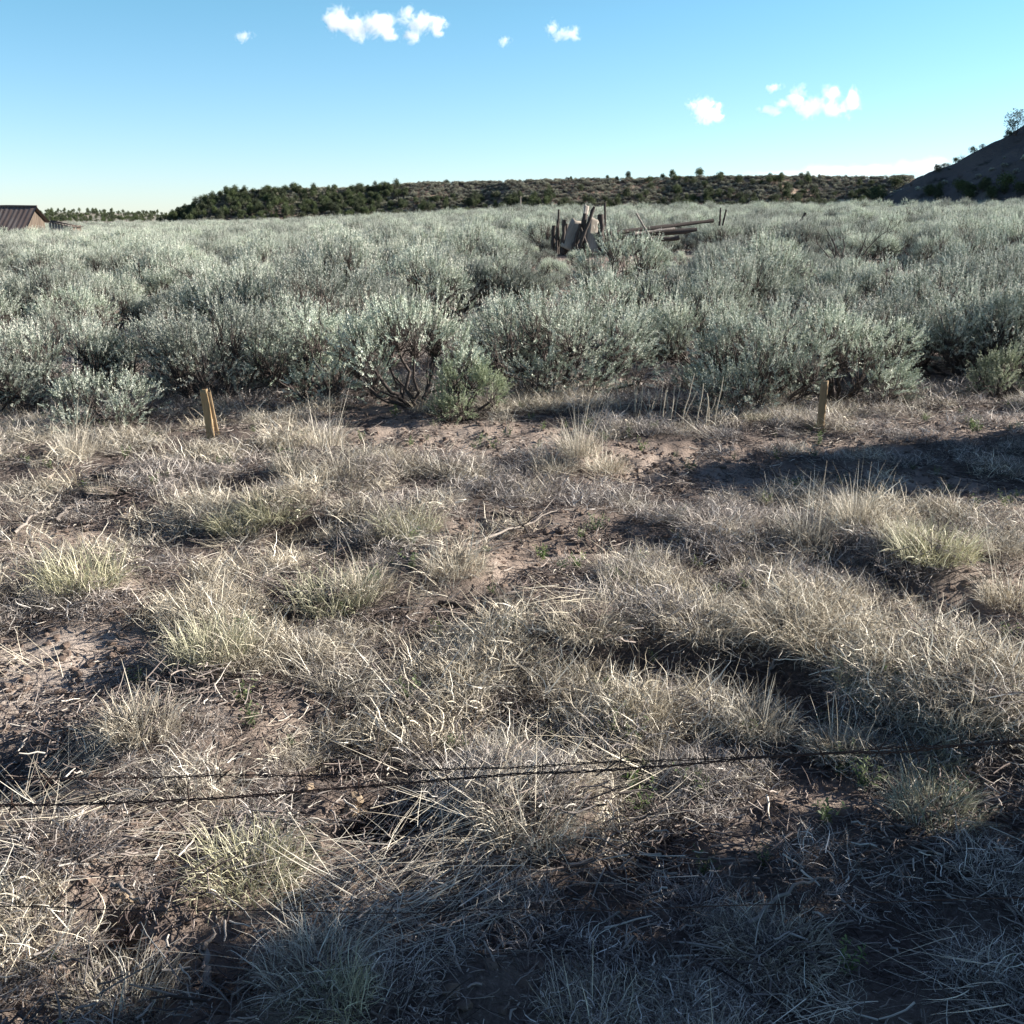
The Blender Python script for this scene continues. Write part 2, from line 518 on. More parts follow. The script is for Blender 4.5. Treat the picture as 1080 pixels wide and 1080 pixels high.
def far_point(px, s):
    yt = prof(px, FAR)
    P = H + (-math.sin(PITCH) + (540 - yt) / F * math.cos(PITCH)) / (math.cos(PITCH) + (540 - yt) / F * math.sin(PITCH)) * 1900
    Xw = (px - 540) / F / 1.0 * 1900
    Yw = 1400 + 500 * s + 60 * vnoise(px * .03, 0 * px, 3)
    z = -8 + (P + 8) * np.minimum(s, 1) ** .8 - np.maximum(s - 1, 0) * 6 + (fbm(Xw * .012, Yw * .012, 5, 3) - .5) * 7
    return Xw, Yw, z


fx, fy, fz = far_point(PX2, S2)
nc = len(pxs2)
i, j = np.meshgrid(np.arange(len(s2) - 1), np.arange(nc - 1), indexing='ij')
Q = np.stack([i * nc + j, i * nc + j + 1, (i + 1) * nc + j + 1, (i + 1) * nc + j], -1).reshape(-1, 4)
g = Geo(); g.add(np.stack([fx, fy, fz], -1), Q)
tag(link('far_hills', g.mesh('far_hills', [terrain_mat('far_hill_soil', (.22, .21, .17), (.28, .25, .20), (.09, .10, .075), .08, .48)], True)), kind='structure')

HC = np.array([118.0, 168.0]); HH = 34.0; HR = 66.0


def hill_z(x, y):
    a = np.arctan2(y - HC[1], x - HC[0])
    r = np.hypot(x - HC[0], y - HC[1])
    Rr = HR * (1 + .10 * (vnoise(a * 2.2 + 9, a * 0, 31) - .5))
    z = HH * (1 - r / Rr)
    z = np.where(z > HH * .8, HH * .8 + (z - HH * .8) * .35, z)
    gul = np.abs(fbm(a * 9 + 40, r * .03, 44, 3) - .5)
    return z + (gul - .12) * 8 * np.clip(r / 40, 0, 1) * np.clip(z / 6, 0, 1) + 0.8 + (fbm(x * .15, y * .15, 6, 3) - .5) * 1.6


gx, gy = np.meshgrid(np.linspace(45, 195, 190), np.linspace(95, 240, 180))
gz = hill_z(gx, gy); gz = np.maximum(gz, -2.5)
g = Geo(); nc = 190
i, j = np.meshgrid(np.arange(179), np.arange(189), indexing='ij')
Q = np.stack([i * nc + j, i * nc + j + 1, (i + 1) * nc + j + 1, (i + 1) * nc + j], -1).reshape(-1, 4)
g.add(np.stack([gx, gy, gz], -1), Q)
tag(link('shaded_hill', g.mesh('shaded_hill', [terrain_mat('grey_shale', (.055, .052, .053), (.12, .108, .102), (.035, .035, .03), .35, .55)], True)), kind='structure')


# ------------------------------------------------------------------ geometry-node scatter for stuff
def scatter(name, pts, rot, scl, idx, variants, label, cat):
    """one object of kind stuff; every point carries its own rotation, scale and variant"""
    src = bpy.data.collections.new(name + '_sources')
    for k, (vn, me) in enumerate(variants):
        o = bpy.data.objects.new('%s_%02d' % (vn, k), me)
        src.objects.link(o)
    me = bpy.data.meshes.new(name)
    n = len(pts)
    me.vertices.add(n); me.vertices.foreach_set('co', np.asarray(pts, np.float32).ravel())
    a = me.attributes.new('rot', 'FLOAT_VECTOR', 'POINT'); a.data.foreach_set('vector', np.asarray(rot, np.float32).ravel())
    a = me.attributes.new('scl', 'FLOAT', 'POINT'); a.data.foreach_set('value', np.asarray(scl, np.float32).ravel())
    a = me.attributes.new('idx', 'INT', 'POINT'); a.data.foreach_set('value', np.asarray(idx, np.int32).ravel())
    me.update()
    o = link(name, me)
    ng = bpy.data.node_groups.new(name, 'GeometryNodeTree')
    ng.interface.new_socket('Geometry', in_out='INPUT', socket_type='NodeSocketGeometry')
    ng.interface.new_socket('Geometry', in_out='OUTPUT', socket_type='NodeSocketGeometry')
    gi = ng.nodes.new('NodeGroupInput'); go = ng.nodes.new('NodeGroupOutput')
    iop = ng.nodes.new('GeometryNodeInstanceOnPoints'); ci = ng.nodes.new('GeometryNodeCollectionInfo')
    ci.inputs['Collection'].default_value = src
    ci.inputs['Separate Children'].default_value = True; ci.inputs['Reset Children'].default_value = True

    def attr(nm, ty):
        q = ng.nodes.new('GeometryNodeInputNamedAttribute'); q.data_type = ty; q.inputs['Name'].default_value = nm
        return next(s for s in q.outputs if s.enabled and s.name == 'Attribute')
    ng.links.new(gi.outputs[0], iop.inputs['Points'])
    ng.links.new(ci.outputs[0], iop.inputs['Instance'])
    iop.inputs['Pick Instance'].default_value = True
    ng.links.new(attr('idx', 'INT'), iop.inputs['Instance Index'])
    ng.links.new(attr('rot', 'FLOAT_VECTOR'), iop.inputs['Rotation'])
    ng.links.new(attr('scl', 'FLOAT'), iop.inputs['Scale'])
    ng.links.new(iop.outputs[0], go.inputs[0])
    md = o.modifiers.new('scatter', 'NODES'); md.node_group = ng
    return tag(o, label, cat, kind='stuff')


# ------------------------------------------------------------------ sagebrush
def sage_geo(seed, Rc=.68, Hc=1.1, lobes=20, shoots=820, per=34, stalk=.35, low=.45, sparse=0.0, leaf=(.021, .0056)):
    rg = np.random.default_rng(seed)
    fol = Geo(); wood = Geo()
    ph = rg.random(lobes) * 2 * PI
    rr = Rc * np.sqrt(rg.random(lobes)) * .80
    zz = Hc * (.82 - .42 * (rr / Rc) ** 1.5 - rg.random(lobes) * .13)
    nlow = int(lobes * low)
    zz[:nlow] = Hc * (.20 + .26 * rg.random(nlow)); rr[:nlow] = Rc * (.55 + .32 * rg.random(nlow))
    lr = Rc * (.24 + .15 * rg.random(lobes))
    C = np.stack([rr * np.cos(ph), rr * np.sin(ph), zz - lr * .35], -1)
    # main limbs
    K = 7
    s = np.linspace(0, 1, K)[None, :, None]
    root = np.stack([rg.normal(size=lobes) * .05, rg.normal(size=lobes) * .05, np.full(lobes, -.04)], -1)
    fork = C - np.array([0, 0, 1]) * (lr * .7)[:, None]
    P = root[:, None] * (1 - s) + fork[:, None] * s
    P[:, :, 2] = root[:, None, 2] * (1 - s[..., 0]) + fork[:, None, 2] * s[..., 0] ** 1.25
    P = P + rg.normal(size=P.shape) * .025 * np.sin(s * PI)
    Rr = (.014 + .013 * rg.random((lobes, 1))) * (1 - .62 * s[..., 0])
    v, q = tubes(P, Rr, 5); wood.add(v, q, 0, .5)
    # shoot tips on the lobes
    lob = rg.integers(0, lobes, shoots)
    d = norm(rg.normal(size=(shoots, 3)) + np.array([0, 0, .75]) + norm(C[lob] * np.array([1, 1, 0]) + 1e-6) * .45)
    tip = C[lob] + d * (lr[lob] * (.62 + .42 * rg.random(shoots)))[:, None]
    D = norm(d * .75 + norm(tip - np.array([0, 0, Hc * .25])) * .35 + np.array([0, 0, .55]) + rg.normal(size=(shoots, 3)) * .22)
    # twigs
    nt_ = int(shoots * .5)
    s5 = np.linspace(0, 1, 5)[None, :, None]
    st = fork[lob[:nt_]] + rg.normal(size=(nt_, 3)) * .02
    mid = st * .5 + tip[:nt_] * .5 - np.array([0, 0, .03]) + rg.normal(size=(nt_, 3)) * .03
    P = (1 - s5) ** 2 * st[:, None] + 2 * s5 * (1 - s5) * mid[:, None] + s5 ** 2 * tip[:nt_, None]
    v, q = tubes(P, (.0042 * (1 - .6 * s5[..., 0])) * np.ones((nt_, 1)), 3); wood.add(v, q, 0, .5)
    keep = rg.random(shoots) >= sparse
    tp, Dp = tip[keep], D[keep]; S = len(tp)
    # leafy shoots: leaves packed along each shoot
    Ls = .07 + .10 * rg.random(S)
    t = rg.random((S, per))
    along = tp[:, None] - Dp[:, None] * .03 + Dp[:, None] * (Ls[:, None] * t)[..., None] + rg.normal(size=(S, per, 3)) * .0045
    rd = norm(rg.normal(size=(S, per, 3)))
    LD = norm(Dp[:, None] * .95 + rd * .62)
    Lf = leaf[0] * (.7 + .7 * rg.random((S, per))) * (1.15 - .4 * t)
    Wf = leaf[1] * (.8 + .5 * rg.random((S, per)))
    v, q = leaves(along.reshape(-1, 3), LD.reshape(-1, 3), Lf.ravel(), Wf.ravel(), rg)
    tn = np.clip(.44 + .26 * rg.normal(size=(S, 1)) + .10 * rg.normal(size=(S, per)), 0, .8)
    fol.add(v, q, 0, np.repeat(tn.ravel(), 4))
    # last year's pale seed stalks standing out of the crown
    ns = int(S * stalk)
    pick = rg.choice(S, ns, replace=False)
    pick = pick[tp[pick, 2] > Hc * .5]; ns = len(pick)
    if ns:
        b0 = tp[pick]; Lk = .09 + .13 * rg.random(ns)
        DD = norm(Dp[pick] + np.array([0, 0, 1.1]) + rg.normal(size=(ns, 3)) * .12)
        nb = 16
        t = rg.random((ns, nb))
        pp = b0[:, None] + DD[:, None] * (Lk[:, None] * (.15 + .95 * t))[..., None]
        LD = norm(DD[:, None] + norm(rg.normal(size=(ns, nb, 3))) * .35)
        v, q = leaves(pp.reshape(-1, 3), LD.reshape(-1, 3), .020 * (.6 + .6 * rg.random(ns * nb)), np.full(ns * nb, .0034), rg)
        fol.add(v, q, 0, np.repeat(np.clip(.88 + .08 * rg.normal(size=ns * nb), .7, 1), 4))
    return fol, wood


def merge(*gs):
    o = Geo()
    for k, a in enumerate(gs):
        for v, q, m, t in zip(a.v, a.q, a.m, a.t):
            o.v.append(v); o.t.append(t); o.m.append(np.full(len(q), k)); o.q.append(q + o.n if False else q)
    return o


def join_geo(a, b):
    o = Geo()
    for src, k in ((a, 0), (b, 1)):
        off = 0
        for v, q, m, t in zip(src.v, src.q, src.m, src.t):
            o.add(v, q - off, k, t); off += len(v)
    return o


SAGE = []      # (foliage mesh, wood mesh, joined mesh)
specs = [dict(seed=1), dict(seed=2, Rc=.78, Hc=1.1, lobes=26, shoots=1080), dict(seed=3, Rc=.6, Hc=1.0, lobes=15),
         dict(seed=4, Rc=.70, Hc=.95, lobes=19, stalk=.5), dict(seed=5, Rc=.66, Hc=1.1, lobes=13, sparse=.25, low=.2),
         dict(seed=6, Rc=.78, Hc=1.0, lobes=24, shoots=1000, stalk=.45), dict(seed=7, Rc=.55, Hc=.9, lobes=13, shoots=600, stalk=.6),
         dict(seed=8, Rc=.7, Hc=1.05, lobes=20, stalk=.1)]
for sp in specs:
    f_, w_ = sage_geo(**sp)
    mat = M['sage']
    fm = f_.mesh('sage_foliage', [mat]); wm = w_.mesh('sage_stem', [M['bark']], True)
    jm = join_geo(f_, w_).mesh('sagebrush', [mat, M['bark']])
    SAGE.append((fm, wm, jm))
f_, w_ = sage_geo(21, Rc=.42, Hc=.62, lobes=9, shoots=330, per=34, stalk=.0, low=.4, leaf=(.022, .007))
SAGE_GREEN = (f_.mesh('green_sage_foliage', [M['sage_green']]), w_.mesh('green_sage_stem', [M['bark']], True))
f_, w_ = sage_geo(22, Rc=.6, Hc=.62, lobes=12, shoots=430, per=30, stalk=.1, low=.3, leaf=(.022, .007))
SAGE_LOW = (f_.mesh('low_sage_foliage', [M['sage']]), w_.mesh('low_sage_stem', [M['bark']], True))


def dead_shrub_mesh(seed, n=16, Hc=.9, Rc=.6, mat=None):
    rg = np.random.default_rng(seed)
    g = Geo(); K = 8
    s = np.linspace(0, 1, K)[None, :, None]
    ph = rg.random(n) * 2 * PI
    end = np.stack([Rc * (.3 + .7 * rg.random(n)) * np.cos(ph), Rc * (.3 + .7 * rg.random(n)) * np.sin(ph), Hc * (.5 + .5 * rg.random(n))], -1)
    P = end[:, None] * s; P[:, :, 2] = end[:, None, 2] * s[..., 0] ** .9
    P = P + np.cumsum(rg.normal(size=P.shape) * .022, 1) * (s > 0)
    v, q = tubes(P, (.013 + .012 * rg.random((n, 1))) * (1 - .75 * s[..., 0]), 5); g.add(v, q)
    m = n * 9
    src = rg.integers(0, n, m); k = rg.integers(3, K, m)
    st = P[src, k]; d = norm(rg.normal(size=(m, 3)) + np.array([0, 0, .7]) + norm(st) * .8)
    s5 = np.linspace(0, 1, 5)[None, :, None]
    PP = st[:, None] + d[:, None] * s5 * (.10 + .22 * rg.random((m, 1, 1))) + np.cumsum(rg.normal(size=(m, 5, 3)) * .012, 1) * (s5 > 0)
    v, q = tubes(PP, (.0045 * (1 - .7 * s5[..., 0])) * np.ones((m, 1)), 3); g.add(v, q)
    return g.mesh('dead_shrub', [mat or M['bark']])


DEAD = [dead_shrub_mesh(51), dead_shrub_mesh(52, 12, .8, .8), dead_shrub_mesh(53, 20, .7, .5, M['deadwood'])]


def sagebrush(x, y, rz, sc, var, label, group, parts=True, pair=None):
    z = float(hgt(x, y)) - .02
    if parts:
        fm, wm = pair or SAGE[var][:2]
        e = link('sagebrush', None, loc=(x, y, z), rot=(0, 0, rz), scale=sc); e.empty_display_size = .2
        link('foliage', fm, e); link('stem', wm, e)
    else:
        e = link('sagebrush', SAGE[var][2], loc=(x, y, z), rot=(0, 0, rz), scale=sc)
    return tag(e, label, 'sagebrush', group)


# (px of centre, py of base, scale xyz, variant, label, pair)
FRONT = [
    (-12, 438, (.95, .95, .8), 0, 'pale sagebrush cut by the picture edge, first of the front row'),
    (112, 452, (.82, .82, .82), 'low', 'low silvery sagebrush with bare gnarled stems, just west of the tan survey stake'),
    (60, 420, 1.0, 3, 'grey sagebrush rising behind the low silvery one with gnarled stems'),
    (235, 424, (1.0, 1.0, 1.02), 1, 'tall feathery sagebrush standing directly behind the tan survey stake'),
    (165, 415, .9, 2, 'shaded sagebrush squeezed between the tall feathery one and the low silvery one'),
    (345, 422, (1.05, 1.05, .9), 7, 'dark green sagebrush beside a bare dead branch tangle'),
    (300, 402, 1.0, 5, 'rounded grey sagebrush just behind the dark green one'),
    (437, 432, (1.05, 1.05, 1.08), 4, 'open sagebrush with many bare leaning stems in the front row'),
    (491, 440, (.82, .82, .92), 'green', 'small bright green sagebrush sprouting at the dirt edge'),
    (590, 414, (1.22, 1.22, 1.04), 1, 'broad round sagebrush, largest of the front row, beside the opening'),
    (540, 400, 1.0, 0, 'sagebrush whose top shows over the broad round one'),
    (650, 376, 1.1, 5, 'sagebrush at the back edge of the small dirt opening'),
    (735, 384, 1.0, 3, 'grey sagebrush behind the dry brown stalks'),
    (800, 432, (1.0, 1.0, 1.0), 7, 'spreading sagebrush with a thick dark twisted trunk near the brown stake'),
    (760, 412, (.75, .75, .7), 'low', 'small silvery sagebrush between the dry stalks and the dark twisted trunk'),
    (878, 424, (1.12, 1.12, 1.0), 1, 'full silvery sagebrush standing right behind the brown survey stake'),
    (845, 395, 1.1, 6, 'pale topped sagebrush behind the full silvery one'),
    (930, 392, 1.05, 2, 'sagebrush at the west side of the second opening with dry grass'),
    (1018, 396, (1.15, 1.15, 1.1), 5, 'tall sagebrush with dark forked stems past the second opening'),
    (1060, 424, (.85, .85, 1.0), 'green', 'bright green sagebrush at the far east end of the front row'),
    (1100, 405, 1.2, 0, 'large sagebrush cut by the picture edge behind the bright green one'),
]
taken = []
for px, py, sc, var, lab in FRONT:
    x, y, z = ground_at(px, py)
    sc = tuple(a * b_ for a, b_ in zip( ((sc,) * 3 if np.isscalar(sc) else sc), (1.0, 1.0, 1.02)))
    pair = SAGE_GREEN if var == 'green' else SAGE_LOW if var == 'low' else None
    sagebrush(x, y, rng.random() * 6.28, sc, var if pair is None else 0, lab, 'front row of sagebrush along the clearing', True, pair)
    taken.append((x, y, .45 * (sc if np.isscalar(sc) else sc[0])))

# clearings that stay open inside the field
OPEN = [(690, 402, 55, 22), (985, 392, 38, 24)]
OPENW = []
for a, b_, w, h_ in OPEN:
    x0, y0 = flat_at(a, b_); x1, _ = flat_at(a + w, b_); _, y1 = flat_at(a, b_ - h_)
    OPENW.append((x0, y0, abs(x1 - x0), abs(y1 - y0)))

# the rest of the field, jittered grid, largest on screen first
cand = []
rg = np.random.default_rng(5)
yv = 9.6
while yv < 235:
    step = 1.66 if yv < 34 else 1.6 if yv < 60 else 1.35 if yv < 120 else 2.0
    half = .56 * yv + 4
    for xv in np.arange(-half, half, step):
        x = xv + rg.normal() * .28 * step; y = yv + rg.normal() * .28 * step
        cand.append((x, y))
    yv += step * .95
cand = np.array(cand)
edge = 10.9 + .5 * np.sin(cand[:, 0] * .9) - .25 * np.abs(cand[:, 0]) * 0
keep = cand[:, 1] > edge
den = fbm(cand[:, 0] * .25, cand[:, 1] * .25, 77, 2)
keep &= (den > .30) | (cand[:, 1] > 60)
for x0, y0, rx, ry in OPENW:
    keep &= ((cand[:, 0] - x0) / rx) ** 2 + ((cand[:, 1] - y0) / ry) ** 2 > 1
for x0, y0, r in taken:
    keep &= np.hypot(cand[:, 0] - x0, cand[:, 1] - y0) > r + .38
# keep the ruined corral and the barn free
keep &= ~((np.abs(cand[:, 0] - 4.2) < 3.6) & (cand[:, 1] > 34.3) & (cand[:, 1] < 39))
keep &= ~((cand[:, 0] < -39) & (cand[:, 0] > -60) & (cand[:, 1] > 87) & (cand[:, 1] < 101))
cand = cand[keep]
cand = cand[np.argsort(cand[:, 1])]
infr = np.abs(cand[:, 0]) < .50 * cand[:, 1] + .3
idx_in = np.where(infr)[0]
thing_i = set(idx_in[:270].tolist())
zonewords = ['at the west end', 'west of the middle', 'in the middle', 'east of the middle', 'at the east end']


def zone_label(x, y):
    u = x / (.49 * y)
    k = int(np.clip((u + 1) * 2.5, 0, 4.99))
    band = 'second rank' if y < 13 else 'third rank' if y < 16 else 'mid field' if y < 21 else 'farther mid field'
    return 'silvery grey sagebrush among many alike, %s, %s' % (band, zonewords[k]), 'sagebrush of the %s %s' % (band, zonewords[k])


ORD = 'first second third fourth fifth sixth seventh eighth ninth tenth eleventh twelfth thirteenth fourteenth fifteenth'.split()
RANK = ['second', 'third', 'fourth', 'fifth', 'sixth', 'seventh', 'eighth']
rank_lab = {}
pos_ = 0
for r_, nr in enumerate([9, 10, 11, 12, 13, 14, 15]):
    ids = idx_in[pos_:pos_ + nr]; pos_ += nr
    for o_, k in enumerate(sorted(ids.tolist(), key=lambda k: cand[k, 0] / cand[k, 1])):
        rank_lab[k] = ('silvery grey sagebrush, %s from the west end in the %s rank behind the clearing' % (ORD[o_], RANK[r_]), 'sagebrush of the %s rank' % RANK[r_])
rest = []
cnt = 0
rg = np.random.default_rng(6)
for k, (x, y) in enumerate(cand):
    sc = float(np.clip(rg.normal(1.08, .22) + (fbm(x * .35, y * .35, 55, 2) - .5) * .6, .5, 1.5)); var = int(rg.integers(0, 8)); rz = rg.random() * 6.28
    if k in thing_i:
        lab, grp = rank_lab.get(k) or zone_label(x, y)
        if 20 < y < 40 and 0 < x < 9.5: sc = min(sc, .74 if x > 4.6 else .56)
        sagebrush(x, y, rz, (sc, sc, sc * float(rg.uniform(.85, 1.2))), var, lab, grp, cnt < 110)
        cnt += 1
    else:
        if 20 < y < 40 and 0 < x < 9.5: sc = min(sc, .74 if x > 4.6 else .56)
        rest.append((x, y, float(hgt(x, y)) - .02, rz, sc * (1 if y < 60 else 1.15 if y < 120 else 1.5), var))
rest = np.array(rest)
dk = np.random.default_rng(8).random(len(rest)) < .05
rest[dk, 5] = 8 + (np.arange(dk.sum()) % 2)
rot = np.zeros((len(rest), 3)); rot[:, 2] = rest[:, 3]
scatter('distant_sagebrush', rest[:, :3], rot, rest[:, 4], rest[:, 5], [('a_sage', s_[2]) for s_ in SAGE] + [('b_dead', m_) for m_ in DEAD[:2]],
        'dense field of silvery sagebrush reaching back to the mesa', 'sagebrush field')

# ------------------------------------------------------------------ dead bushes and branches in the field
for px, py, Yd, k, sc, lab in [
    (362, 372, 11.2, 0, 1.0, 'bare black dead shrub tangled behind the dark green sagebrush'),
    (243, 300, 17.5, 1, 1.2, 'dense round bare shrub with purplish grey twigs in the mid field'),
    (800, 402, 10.6, 0, .8, 'gnarled bare dark branches around the thick twisted trunk'),
    (892, 262, 26, 1, 1.5, 'bare black forked shrub sticking out of the far sagebrush'),
    (1068, 380, 12.2, 1, 1.15, 'bare dead branches at the edge beside the bright green sagebrush'),
    (30, 415, 10.6, 0, .8, 'bare dark stems low between the first two pale sagebrushes'),
    (715, 330, 14.0, 1, 1.0, 'thin bare dead shrub behind the small dirt opening'),
    (890, 340, 13.4, 0, 1.0, 'dark leafless shrub behind the full silvery sagebrush'),
    (790, 285, 22, 1, 1.2, 'leafless shrub just in front of the low log rails'),
]:
    p_ = at_depth(px, py, Yd)
    z = float(hgt(p_[0], p_[1]))
    tag(link('dead_shrub', DEAD[k], loc=(p_[0], p_[1], z), rot=(0, 0, px * .7), scale=sc), lab, 'dead shrub', 'bare dead shrubs in the sagebrush')

# ------------------------------------------------------------------ junipers
def juniper_mesh(seed, Hc=4.0, Rc=1.6, clumps=46, per=34, joined=True, tall=False, leaf=.22):
    rg = np.random.default_rng(seed)
    fo = Geo(); wd = Geo()
    d = norm(rg.normal(size=(clumps, 3))) * (rg.random((clumps, 1)) ** .4)
    C = d * np.array([Rc, Rc, Hc * .42]) * .82; C[:, 2] += Hc * .55
    if tall:
        C[:, :2] *= (1.25 - .75 * C[:, 2:3] / Hc)
    cr = Rc * (.18 + .2 * rg.random(clumps))
    dd = norm(rg.normal(size=(clumps, per, 3)))
    P = C[:, None] + dd * (cr[:, None] * (.5 + .6 * rg.random((clumps, per))))[..., None]
    D = norm(dd + np.array([0, 0, .6]) + rg.normal(size=dd.shape) * .4)
    n = clumps * per
    v, q = leaves(P.reshape(-1, 3), D.reshape(-1, 3), leaf * (.7 + .8 * rg.random(n)), leaf * .55 * (.7 + .6 * rg.random(n)), rg)
    tn = np.clip(.5 + .25 * rg.normal(size=(clumps, 1)) + .12 * rg.normal(size=(clumps, per)), 0, 1)
    fo.add(v, q, 0, np.repeat(tn.ravel(), 4))
    K = 6; s = np.linspace(0, 1, K)[None, :, None]
    nb = 10
    end = C[rg.choice(clumps, nb, replace=False)]
    P = end[:, None] * s + np.cumsum(rg.normal(size=(nb, K, 3)) * .06, 1) * (s > 0)
    P[:, 0, 2] = -.2
    v, q = tubes(P, (.03 * Hc / 2 * (.6 + .4 * rg.random((nb, 1)))) * (1 - .75 * s[..., 0]), 5); wd.add(v, q)
    if joined:
        return join_geo(fo, wd).mesh('juniper', [M['juniper'], M['bark']])
    return fo.mesh('juniper_crown', [M['juniper']]), wd.mesh('juniper_trunk', [M['bark']], True)


JUN = [juniper_mesh(61), juniper_mesh(62, 3.4, 1.9), juniper_mesh(63, 4.6, 1.5, tall=True), juniper_mesh(64, 3.0, 1.5, 34), juniper_mesh(65, 5.2, 2.1, 60, tall=True)]
JUNP = [juniper_mesh(71, 4.4, 1.6, 60, 60, False, True, .17), juniper_mesh(72, 3.6, 1.8, 60, 60, False, False, .17)]

rg = np.random.default_rng(77)


def put_juniper(px, s, sc, var, lab, grp, parts=False):
    x, y, z = mesa_point(px, s)
    if parts:
        e = link('juniper_tree', None, loc=(float(x), float(y), float(z) - .1), rot=(0, 0, px), scale=sc)
        link('crown', JUNP[var % 2][0], e); link('trunk', JUNP[var % 2][1], e)
    else:
        e = link('juniper_tree', JUN[var], loc=(float(x), float(y), float(z) - .2), rot=(0, 0, px), scale=sc)
    tag(e, lab, 'tree', grp)


SKY_T = [(241, 1.02, 1.25, 'bushy juniper at the west shoulder of the mesa rim'), (310, 1.05, 1.15, 'largest dark juniper on the western mesa rim'), (317, 1.06, .7, 'small juniper beside the largest one on the western rim'),
         (351, 1.05, .95, 'lone rounded juniper on the rim east of the largest one'), (375, 1.04, .6, 'little pointed juniper on the western rim'), (470, 1.05, .8, 'lone small juniper on the bare middle of the mesa rim'),
         (602, 1.04, .6, 'small juniper on the rim above the ruined corral'), (632, 1.04, .55, 'first of the three little rim junipers above the corral'), (641, 1.05, .8, 'second of the little rim junipers above the corral'),
         (651, 1.05, .75, 'third of the little rim junipers above the corral'), (663, 1.05, 1.15, 'taller pointed rim juniper past the three little ones'),
         (701, 1.05, 1.0, 'squat half of the twin junipers on the rim'), (711, 1.05, 1.3, 'pointed half of the twin junipers on the rim'), (739, 1.05, 1.6, 'widest ragged juniper on the mesa rim'),
         (762, 1.05, .8, 'thin small juniper east of the widest ragged one'), (812, 1.05, .8, 'small dark juniper on the eastern rim'), (826, 1.05, .7, 'tiny juniper in the middle of the eastern rim'),
         (851, 1.05, .9, 'rounded juniper standing alone on the eastern rim'), (870, 1.05, .6, 'tiny round juniper on the eastern rim'), (889, 1.05, .6, 'last tiny juniper before the shaded hill')]
for k, (px, s, sc, lab) in enumerate(SKY_T):
    put_juniper(px, s, sc * .8, k, lab, 'junipers on the mesa rim', True)
n_left = 0
for k in range(165):
    px = rg.uniform(186, 440); s = rg.uniform(.16, 1.02)
    if px > 390 and rg.random() < (px - 390) / 60: continue
    put_juniper(px, s, rg.uniform(.6, 1.05), int(rg.integers(0, 5)), 'dark juniper in the dense grove covering the western mesa slope', 'junipers on the western mesa slope')
for k in range(48):
    px = rg.uniform(430, 930); s = rg.uniform(.2, .5)
    put_juniper(px, s, rg.uniform(.9, 1.3), int(rg.integers(0, 5)), 'juniper in the low line along the foot of the mesa', 'junipers along the mesa foot')
for k in range(42):
    px = rg.choice([rg.uniform(670, 860), rg.uniform(890, 945), rg.uniform(560, 620)], p=[.7, .22, .08]); s = rg.uniform(.45, .95)
    put_juniper(px, s, rg.uniform(.6, 1.1), int(rg.integers(0, 5)), 'dark juniper scattered on the eastern mesa slope', 'junipers on the eastern mesa slope')

M['scrub'] = plant_mat('mesa_scrub_leaf', [(0.0, (.06, .068, .045)), (.45, (.27, .275, .215)), (1.0, (.46, .44, .36))], .05, .8, .9)


def dark_scrub(me):
    c = me.copy(); c.name = 'mesa_scrub_bush'; c.materials[0] = M['scrub']
    return c


# scrub on the slope and rim (nobody could count it)
n = 5200
px = rg.uniform(190, 960, n); s = rg.random(n) ** .8 * 1.15
x, y, z = mesa_point(px, s)
rot = np.zeros((n, 3)); rot[:, 2] = rg.random(n) * 6.28
scatter('mesa_scrub', np.stack([x, y, z - .05], -1), rot, rg.uniform(.9, 1.9, n), rg.integers(0, 3, n), [('scrub', dark_scrub(SAGE[k][2])) for k in (2, 3, 6)],
        'low grey scrub dotted over the mesa slope', 'scrub')
n = 520
px = np.where(rg.random(n) < .6, rg.uniform(190, 430, n), rg.uniform(430, 935, n)); s = np.where(px < 430, rg.uniform(.1, .95, n), rg.uniform(.12, .6, n))
x, y, z = mesa_point(px, s)
rot = np.zeros((n, 3)); rot[:, 2] = rg.random(n) * 6.28
scatter('mesa_woodland', np.stack([x, y, z - .2], -1), rot, rg.uniform(.5, 1.05, n), rg.integers(0, 5, n), [('juniper', m_) for m_ in JUN],
        'smaller junipers crowded between the trees of the mesa slope', 'woodland')
n = 1500
px = rg.uniform(-250, 400, n); s = rg.random(n)
x, y, z = far_point(px, s)
rot = np.zeros((n, 3)); rot[:, 2] = rg.random(n) * 6.28
scatter('far_woodland', np.stack([x, y, z - .3], -1), rot, rg.uniform(1.0, 2.3, n), rg.integers(0, 5, n), [('juniper', m_) for m_ in JUN],
        'far woodland of junipers covering the low hills', 'woodland')


def on_hill(px, py):
    d = pix_dir(px, py); o = np.array([0, 0, H])
    best = None
    for t in np.arange(90, 230, .25):
        q = o + d * t
        if q[2] < float(hill_z(q[0], q[1])): return q
        gap = q[2] - float(hill_z(q[0], q[1]))
        if best is None or gap < best[0]: best = (gap, q)
    q = best[1]; q[2] = float(hill_z(q[0], q[1]))
    return q


